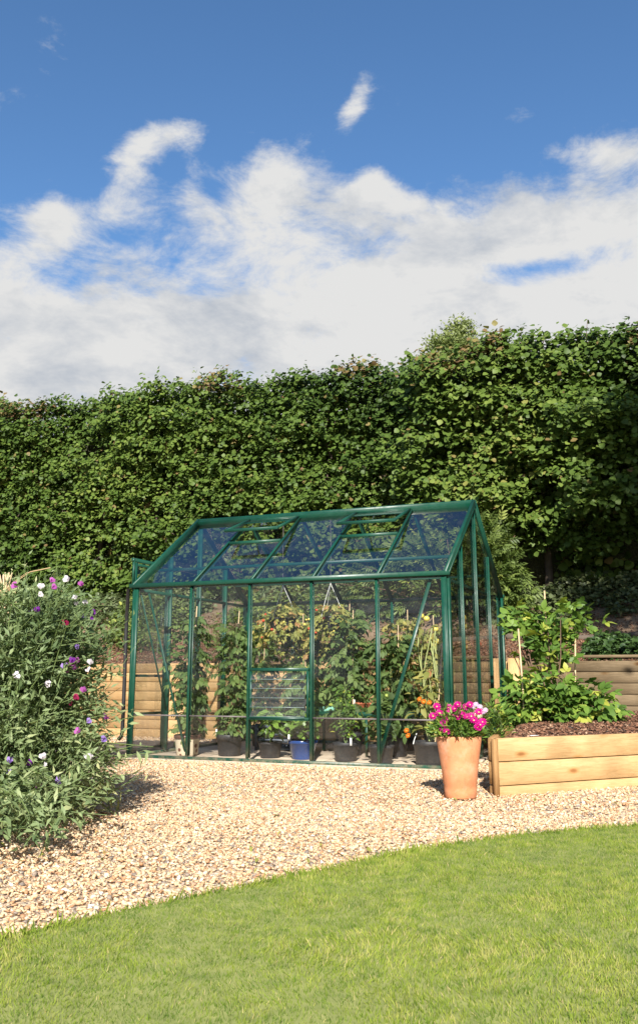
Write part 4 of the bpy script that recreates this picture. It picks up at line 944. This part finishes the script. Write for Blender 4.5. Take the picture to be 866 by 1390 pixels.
for i, (dx_, z_) in enumerate(fp):
    dy_ = -.12 + .05 * rs.rand() + (z_ - .45) * .5; p = A([cx + dx_ + dy_ * -.25, cy + dy_, z_])
    me, e = (DM, DM, DM, DP)[i % 4]
    flower_at(tp, me, p, (rs.normal() * .35, -1, .55 + .3 * rs.rand()), .026 + .006 * rs.rand(), e)
    b.tube([(cx + dx_ * .3, cy + dy_ * .4, .36), tuple((A([cx + dx_ * .8, cy + dy_ * .7, z_ - .06]))), tuple(p)], .0018, 4)
for dx_, z_ in ((.12, .575), (.145, .56), (.18, .54), (.165, .53), (.10, .56)): p = A([cx + dx_, cy - .0, z_]); flower_at(tp, DL[0], p, (rs.normal() * .4, -1, .6), .020, DL[1]); b.tube([(cx + dx_ * .3, cy, .36), tuple(p)], .0015, 4)
o = b.build('stem', 'stem', tp); o.location = -tp.location

P, _s = stones(60, 1.3, 4.6, -5, 0, 1, 2); k = len(P); b = MB()
b.scatter(leaf_oval(.5, .3, .2), np.concatenate([P, np.full((k, 1), .014)], 1), rnd3(k) * A([1, 1, .2]), rnd3(k) * .3 + A([0, 0, 1]), .016 + .02 * rs.rand(k), rs.rand(k))
props(b.build('leaf_litter', 'tomato_old'), 'few tiny dry leaves scattered over the gravel path', 'leaf litter', kind='stuff')
# dead leaf on the gravel
dl = MB(); dl.scatter(leaf_oval(.5, .3, .2), A([(4.27, -.80, .012), (4.25, -.82, .012), (4.29, -.79, .03)]), A([(1, 0, .2), (-1, .3, .15), (.25, .1, 1.)]), A([(0, -.3, 1), (0, -.2, 1), (1, -.6, 0.)]), .055, .2)
props(dl.build('dead_leaf', 'twig'), 'curled brown dead leaf on the gravel in front of the raised bed', 'leaf')

# ================================================================== SWEET PEAS
def pea_flower(mat, mat2=None):
    b = MB()
    # standard (broad back petal), two wings, keel
    st = A([(0, 0, 0), (-.35, .25, .1), (-.62, .62, .02), (-.38, 1.0, .12), (0, .92, .22), (.38, 1.0, .12), (.62, .62, .02), (.35, .25, .1), (0, .5, .2)], float)
    b.add(st, [A([[i, i + 1, 8] for i in range(0, 7)] + [[7, 0, 8]])], .75)
    for s_ in (-1, 1): b.add(A([(0, .05, .05), (s_ * .32, .18, .45), (s_ * .28, .55, .62), (0, .42, .45)], float), [A([[0, 1, 2, 3]])], .3)
    o = b.build('flower', mat); me = o.data; bpy.data.objects.remove(o); return me
PF = [pea_flower(c_) for c_ in ('pet_purple', 'pet_purple', 'pet_lav', 'pet_maroon', 'pet_white', 'pet_mauve', 'pet_lav', 'pet_mauve')]
for m_ in PF: m_.name = 'flower'
def sweet_pea(x, y, h, rtop, rbase, n, nf, lab, ncane, laba, flowers=None, tie=1.2):
    wg = thing('cane_wigwam', laba, 'plant support', (x, y, 0), 'cane wigwams'); 
    for i in range(ncane):
        a_ = i * 2 * PI / ncane + .3; p0 = (x + .34 * math.cos(a_), y + .34 * math.sin(a_), -.02); top = A([x - .05, y, tie]); e = top + (top - A(p0)) * .09
        cane(wg, p0, tuple(e), .0045)
    b = MB()
    for j in range(5): 
        an = np.linspace(0, 2 * PI, 14); b.tube(np.stack([x - .05 + .024 * np.cos(an), y + .024 * np.sin(an), tie - .015 + .008 * j + .004 * np.sin(an * 2)], 1), .004, 5)
    b.tube([(x + .02, y - .02, tie), (x + .08, y - .04, tie - .06), (x + .06, y - .05, tie - .15)], .0025, 4); b.tube([(x - .02, y - .02, tie + .03), (x + .12, y, tie + .12), (x + .24, y + .02, tie + .14)], .003, 4)
    o = b.build('twine', 'twine', wg); o.location = -wg.location
    sp = thing('sweet_pea', lab, 'climbing plant', (x, y, 0), 'sweet pea plants')
    b = MB(); PP = []; wn = Waves(3, 5)
    ncl = n // 16; tt = rs.rand(ncl) ** .95; an = rs.rand(ncl) * 2 * PI
    rr = (rbase + (rtop - rbase) * np.clip(tt * 1.3, 0, 1) ** .7) * (.30 + .95 * rs.rand(ncl) ** .7)
    C0 = np.stack([x + rr * np.cos(an), y + rr * np.sin(an), .03 + tt * h], 1)
    C0[:, 2] -= .06 * np.clip(rr - .5, 0, 1)
    C0 = C0[wn(C0) > -.85]
    for c_ in C0:
        d = unit((c_ - A([x, y, c_[2] - .25]))[None])[0] + rnd3(1)[0] * .55; L_ = .12 + .18 * rs.rand(); pts = [c_ - d * L_ * .5, c_ + A([0, 0, .02]), c_ + d * L_ * .5 + A([0, 0, .03 * rs.normal()])]
        b.tube(pts, [.0035, .003, .0016], 4, cap=False)
        s_ = rs.rand(16, 1); PP.append(pts[0] * (1 - s_) + pts[2] * s_ + rnd3(16) * .022)
    if h < 1.2:      # low trailing growth in front of the plant
        for c0, r0, m0 in ((A([2.12, -4.22, .10]), .34, 80), (A([1.74, -3.35, .10]), .24, 34)):
            for i in range(m0):
                c_ = c0 + A([rs.normal() * r0 * .5, rs.normal() * r0 * .5, abs(rs.normal()) * .10]); d = rnd3(1)[0] * A([1, 1, .4]) + A([0, 0, .2]); L_ = .14 + .12 * rs.rand(); pts = [c_ - d * L_ * .4, c_ + A([0, 0, .02]), c_ + d * L_ * .4]
                for q_ in pts: q_[2] = max(q_[2], .015)
                b.tube(pts, [.003, .0025, .0015], 4, cap=False); s_ = rs.rand(16, 1); q_ = pts[0] * (1 - s_) + pts[2] * s_ + rnd3(16) * .02; q_[:, 2] = np.abs(q_[:, 2]) + .008; PP.append(q_)
    P = np.concatenate(PP); k = len(P)
    for i in range(26):   # long main stems
        a_ = rs.rand() * 2 * PI; r0 = .3; pts = [A([x + (r0 * (1 - s_ * .5) + .03 * math.sin(7 * s_ + i)) * math.cos(a_ + s_ * .5), y + r0 * (1 - s_ * .5) * math.sin(a_ + s_ * .5), s_ * h]) for s_ in np.linspace(0, 1, 8)]; b.tube(pts, .0026, 5)
    D = rnd3(k) * .8 + unit(P - A([x, y, .5])) * .7 + A([0, 0, .15]); Nn = rnd3(k) * .7 + A([0, -.5, .8]); S_ = .046 * (.45 + .95 * rs.rand(k)); R_ = np.clip(.5 * rs.rand(k) + .5 * rs.rand(k) + .22 * Waves(3, 6)(P), 0, 1)
    bst = b; sel = rs.rand(k) < .18; b = MB(); b.scatter(NAR, P[~sel], D[~sel], Nn[~sel], S_[~sel] * 1.15, R_[~sel]); b.scatter(MID, P[sel], D[sel], Nn[sel], S_[sel] * .8, R_[sel])
    o = b.build('foliage', 'pea_leaf', sp); o.location = -sp.location
    # flowers on long bare stalks, and tendrils
    b = bst
    for i in range(nf):
        a_ = -PI * (.0 + rs.rand() * 1.0) + .6; t_ = .10 + .95 * rs.rand() ** .85; r_ = (rbase + (rtop - rbase) * min(1, t_ * 1.3) ** .7) * (1.08 + .26 * rs.rand())
        p = A([x + r_ * math.cos(a_), y + r_ * math.sin(a_), .08 + t_ * h * .98]); s0 = A([x + (r_ - .22) * math.cos(a_), y + (r_ - .22) * math.sin(a_), p[2] - .12])
        b.tube([s0, (s0 + p) / 2 + A([0, 0, .03]), p], .0018, 4)
        f_ = flower_at(sp, PF[rs.randint(len(PF))], p, (math.cos(a_) + rs.normal() * .4, math.sin(a_) - .4, .2), .027 + .009 * rs.rand())
        f_.rotation_euler.rotate_axis('Z', rs.normal() * .7)
        if i % 2 == 0:
            f_ = flower_at(sp, f_.data, p + A([rs.normal() * .012, -.01, -.03 - .01 * rs.rand()]), (math.cos(a_) + rs.normal() * .8, math.sin(a_) - .3, .1), .024 + .008 * rs.rand()); f_.rotation_euler.rotate_axis('Z', rs.normal() * .9)
    for i in range(60):
        a_ = rs.rand() * 2 * PI; t_ = rs.rand() * 1.04; r_ = (rbase + (rtop - rbase) * t_ ** .7); p = A([x + r_ * math.cos(a_), y + r_ * math.sin(a_), t_ * h]); d = A([math.cos(a_), math.sin(a_), .4 + .8 * rs.rand()]) * (.12 + .20 * rs.rand()); b.tube([p, p + d * .5 + rnd3(1)[0] * .02, p + d + rnd3(1)[0] * .03], [.0025, .002, .001], 4)
    o = bst.build('stem', 'stem', sp); o.location = -sp.location
    return sp
sp1 = sweet_pea(1.53, -3.58, 1.14, .39, .50, 27000, 64, 'big tangled sweet pea plant with purple and pink flowers spilling onto the front gravel', 7, 'bamboo cane wigwam tied with twine inside the big front sweet pea plant', tie=1.2)
sp2 = sweet_pea(.15, -1.95, 1.35, .38, .45, 12000, 34, 'farther sweet pea plant behind the big one, nearer to the greenhouse door', 6, 'farther cane wigwam inside the sweet pea plant nearer to the greenhouse door', tie=1.42)

# ================================================================== WORLD
w = bpy.data.worlds.new('World'); scene.world = w; w.use_nodes = True; nt = w.node_tree; N = nt.nodes; L = nt.links
for n in list(N): N.remove(n)
EL, AZ = math.radians(31), math.radians(161)
sky = N.new('ShaderNodeTexSky'); sky.sky_type = 'NISHITA'; sky.sun_disc = False; sky.sun_elevation = EL; sky.sun_rotation = AZ
sky.air_density = 1.0; sky.dust_density = .15; sky.ozone_density = 3.5
tc = N.new('ShaderNodeTexCoord'); sx = N.new('ShaderNodeSeparateXYZ'); L.new(tc.outputs['Generated'], sx.inputs[0])
def mth(op, a, b=None, c=None, clamp=False):
    n = N.new('ShaderNodeMath'); n.operation = op; n.use_clamp = clamp
    for i, v in enumerate((a, b, c)):
        if v is None: continue
        if isinstance(v, (int, float)): n.inputs[i].default_value = v
        else: L.new(v, n.inputs[i])
    return n.outputs[0]
az = mth('ARCTAN2', sx.outputs[0], sx.outputs[1]); el = mth('ARCSINE', sx.outputs[2])
cv = N.new('ShaderNodeCombineXYZ'); L.new(mth('MULTIPLY', az, 1.0), cv.inputs[0]); L.new(mth('MULTIPLY', el, 1.9), cv.inputs[1]); cv.inputs[2].default_value = 3.7
def nz(scale, det, rough, dist=0, off=0):
    n = N.new('ShaderNodeTexNoise'); n.inputs['Scale'].default_value = scale; n.inputs['Detail'].default_value = det; n.inputs['Roughness'].default_value = rough; n.inputs['Distortion'].default_value = dist
    m_ = N.new('ShaderNodeMapping'); m_.inputs['Location'].default_value = (off, off * .7, 0); L.new(cv.outputs[0], m_.inputs[0]); L.new(m_.outputs[0], n.inputs['Vector']); return n.outputs['Fac']
big = nz(3.2, 5, .55, .3, 0); fine = nz(9, 10, .66, .25, 5)
# cover grows below about 28 degrees of elevation, a little higher to the right
edge = mth('ADD', mth('MULTIPLY', mth('ADD', az, .38), .10), .512)
dens = mth('MULTIPLY', mth('SUBTRACT', edge, el), 8.0)
dens = mth('MINIMUM', mth('MAXIMUM', dens, -.45), .80)
dens = mth('ADD', dens, mth('MULTIPLY', mth('SUBTRACT', big, .5), 1.25)); dens = mth('ADD', dens, mth('MULTIPLY', mth('SUBTRACT', fine, .5), 2.1))
def blob(azd, eld, wx, wy, amp, rot=0):
    dx = mth('SUBTRACT', az, math.radians(azd)); dy = mth('SUBTRACT', el, math.radians(eld)); c_, s_ = math.cos(rot), math.sin(rot)
    u = mth('DIVIDE', mth('ADD', mth('MULTIPLY', dx, c_), mth('MULTIPLY', dy, s_)), math.radians(wx)); v = mth('DIVIDE', mth('SUBTRACT', mth('MULTIPLY', dy, c_), mth('MULTIPLY', dx, s_)), math.radians(wy))
    return mth('MULTIPLY', mth('EXPONENT', mth('MULTIPLY', mth('ADD', mth('MULTIPLY', u, u), mth('MULTIPLY', v, v)), -1.0)), amp)
BLOBS = []
BLOBS = [(-34.9, 31.0, 2.1, 1.4, .85, .9), (-32.2, 32.7, 3.0, 1.1, .72, .30), (-30.4, 30.4, 1.0, 1.4, .35, 0), (-19.3, 34.7, 1.9, .9, .85, 1.0), (-39.6, 27.4, 1.5, 1.8, .50, 0),
         (-24.6, 31.7, 3.2, 1.8, .68, .3), (-18, 30.6, 1.8, 1.2, .6, .4), (-28, 28.4, 6, 1.3, .45, .1), (-20, 29.2, 5, 1.5, .5, .1), (-24.5, 30.4, 2, 1.4, .4, 0), (-2.5, 30.6, 4.0, .8, .42, -.1), (-7, 24.6, 6.0, 1.1, -.98, .06), (-37.0, 29.3, 3.0, 1.0, -.5, .5), (-36.0, 26.8, 3.0, 1.0, -.35, .1), (-43, 29.5, 3, 2.5, -.4, 0)]
for bb in BLOBS: dens = mth('ADD', dens, blob(*bb))
mask = N.new('ShaderNodeMapRange'); mask.interpolation_type = 'SMOOTHSTEP'; L.new(dens, mask.inputs[0]); mask.inputs[1].default_value = -.10; mask.inputs[2].default_value = .56
shade = mth('ADD', mth('MULTIPLY', nz(4, 6, .6, .3, 11), .7), mth('MULTIPLY', nz(15, 6, .65, .3, 17), .3))
sm = mth('ADD', mth('MULTIPLY', mth('SUBTRACT', shade, .47), 6.0), mth('MULTIPLY', mth('SUBTRACT', .44, el), 1.3))
cr = N.new('ShaderNodeValToRGB'); e = cr.color_ramp.elements; e[0].position = 0; e[0].color = (1.18, 1.18, 1.17, 1); e[1].position = 1; e[1].color = (.70, .77, .88, 1); L.new(sm, cr.inputs[0])
cl = N.new('ShaderNodeVectorMath'); cl.operation = 'SCALE'; L.new(cr.outputs[0], cl.inputs[0]); cl.inputs['Scale'].default_value = 5.6
hs = N.new('ShaderNodeHueSaturation'); hs.inputs['Saturation'].default_value = 1.12; hs.inputs['Value'].default_value = 1.5; L.new(sky.outputs[0], hs.inputs['Color'])
mx = N.new('ShaderNodeMix'); mx.data_type = 'RGBA'; L.new(mask.outputs[0], mx.inputs[0]); L.new(hs.outputs[0], mx.inputs[6]); L.new(cl.outputs[0], mx.inputs[7])
bg = N.new('ShaderNodeBackground'); bg.inputs[1].default_value = .06; L.new(mx.outputs[2], bg.inputs[0])
wo = N.new('ShaderNodeOutputWorld'); L.new(bg.outputs[0], wo.inputs[0])

sd = bpy.data.lights.new('sun', 'SUN'); sd.energy = 4.8; sd.angle = math.radians(.53); sd.color = (1, .955, .88)
so = bpy.data.objects.new('sun', sd); COL.objects.link(so)
to = Vector((math.sin(AZ) * math.cos(EL), math.cos(AZ) * math.cos(EL), math.sin(EL))); so.rotation_euler = to.to_track_quat('Z', 'Y').to_euler(); so.location = to * 30

# ================================================================== CAMERA
cd = bpy.data.cameras.new('camera'); cam = bpy.data.objects.new('camera', cd); COL.objects.link(cam); scene.camera = cam
cd.sensor_fit = 'VERTICAL'; cd.sensor_height = 36; cd.sensor_width = 36; cd.lens = 1229 / 1390 * 36; cd.shift_y = -45 / 1390; cd.clip_end = 2000; cd.clip_start = .05
cam.location = CAM; pit, yaw = .2146, -.3818
cam.rotation_euler = (PI / 2 + pit, 0, -yaw)

vs = scene.view_settings; vs.view_transform = 'Standard'; vs.look = 'None'; vs.exposure = .97; vs.gamma = 1; vs.use_curve_mapping = False
scene.cycles.transparent_max_bounces = 24; scene.cycles.max_bounces = 8
scene.cycles.sample_clamp_indirect = 6
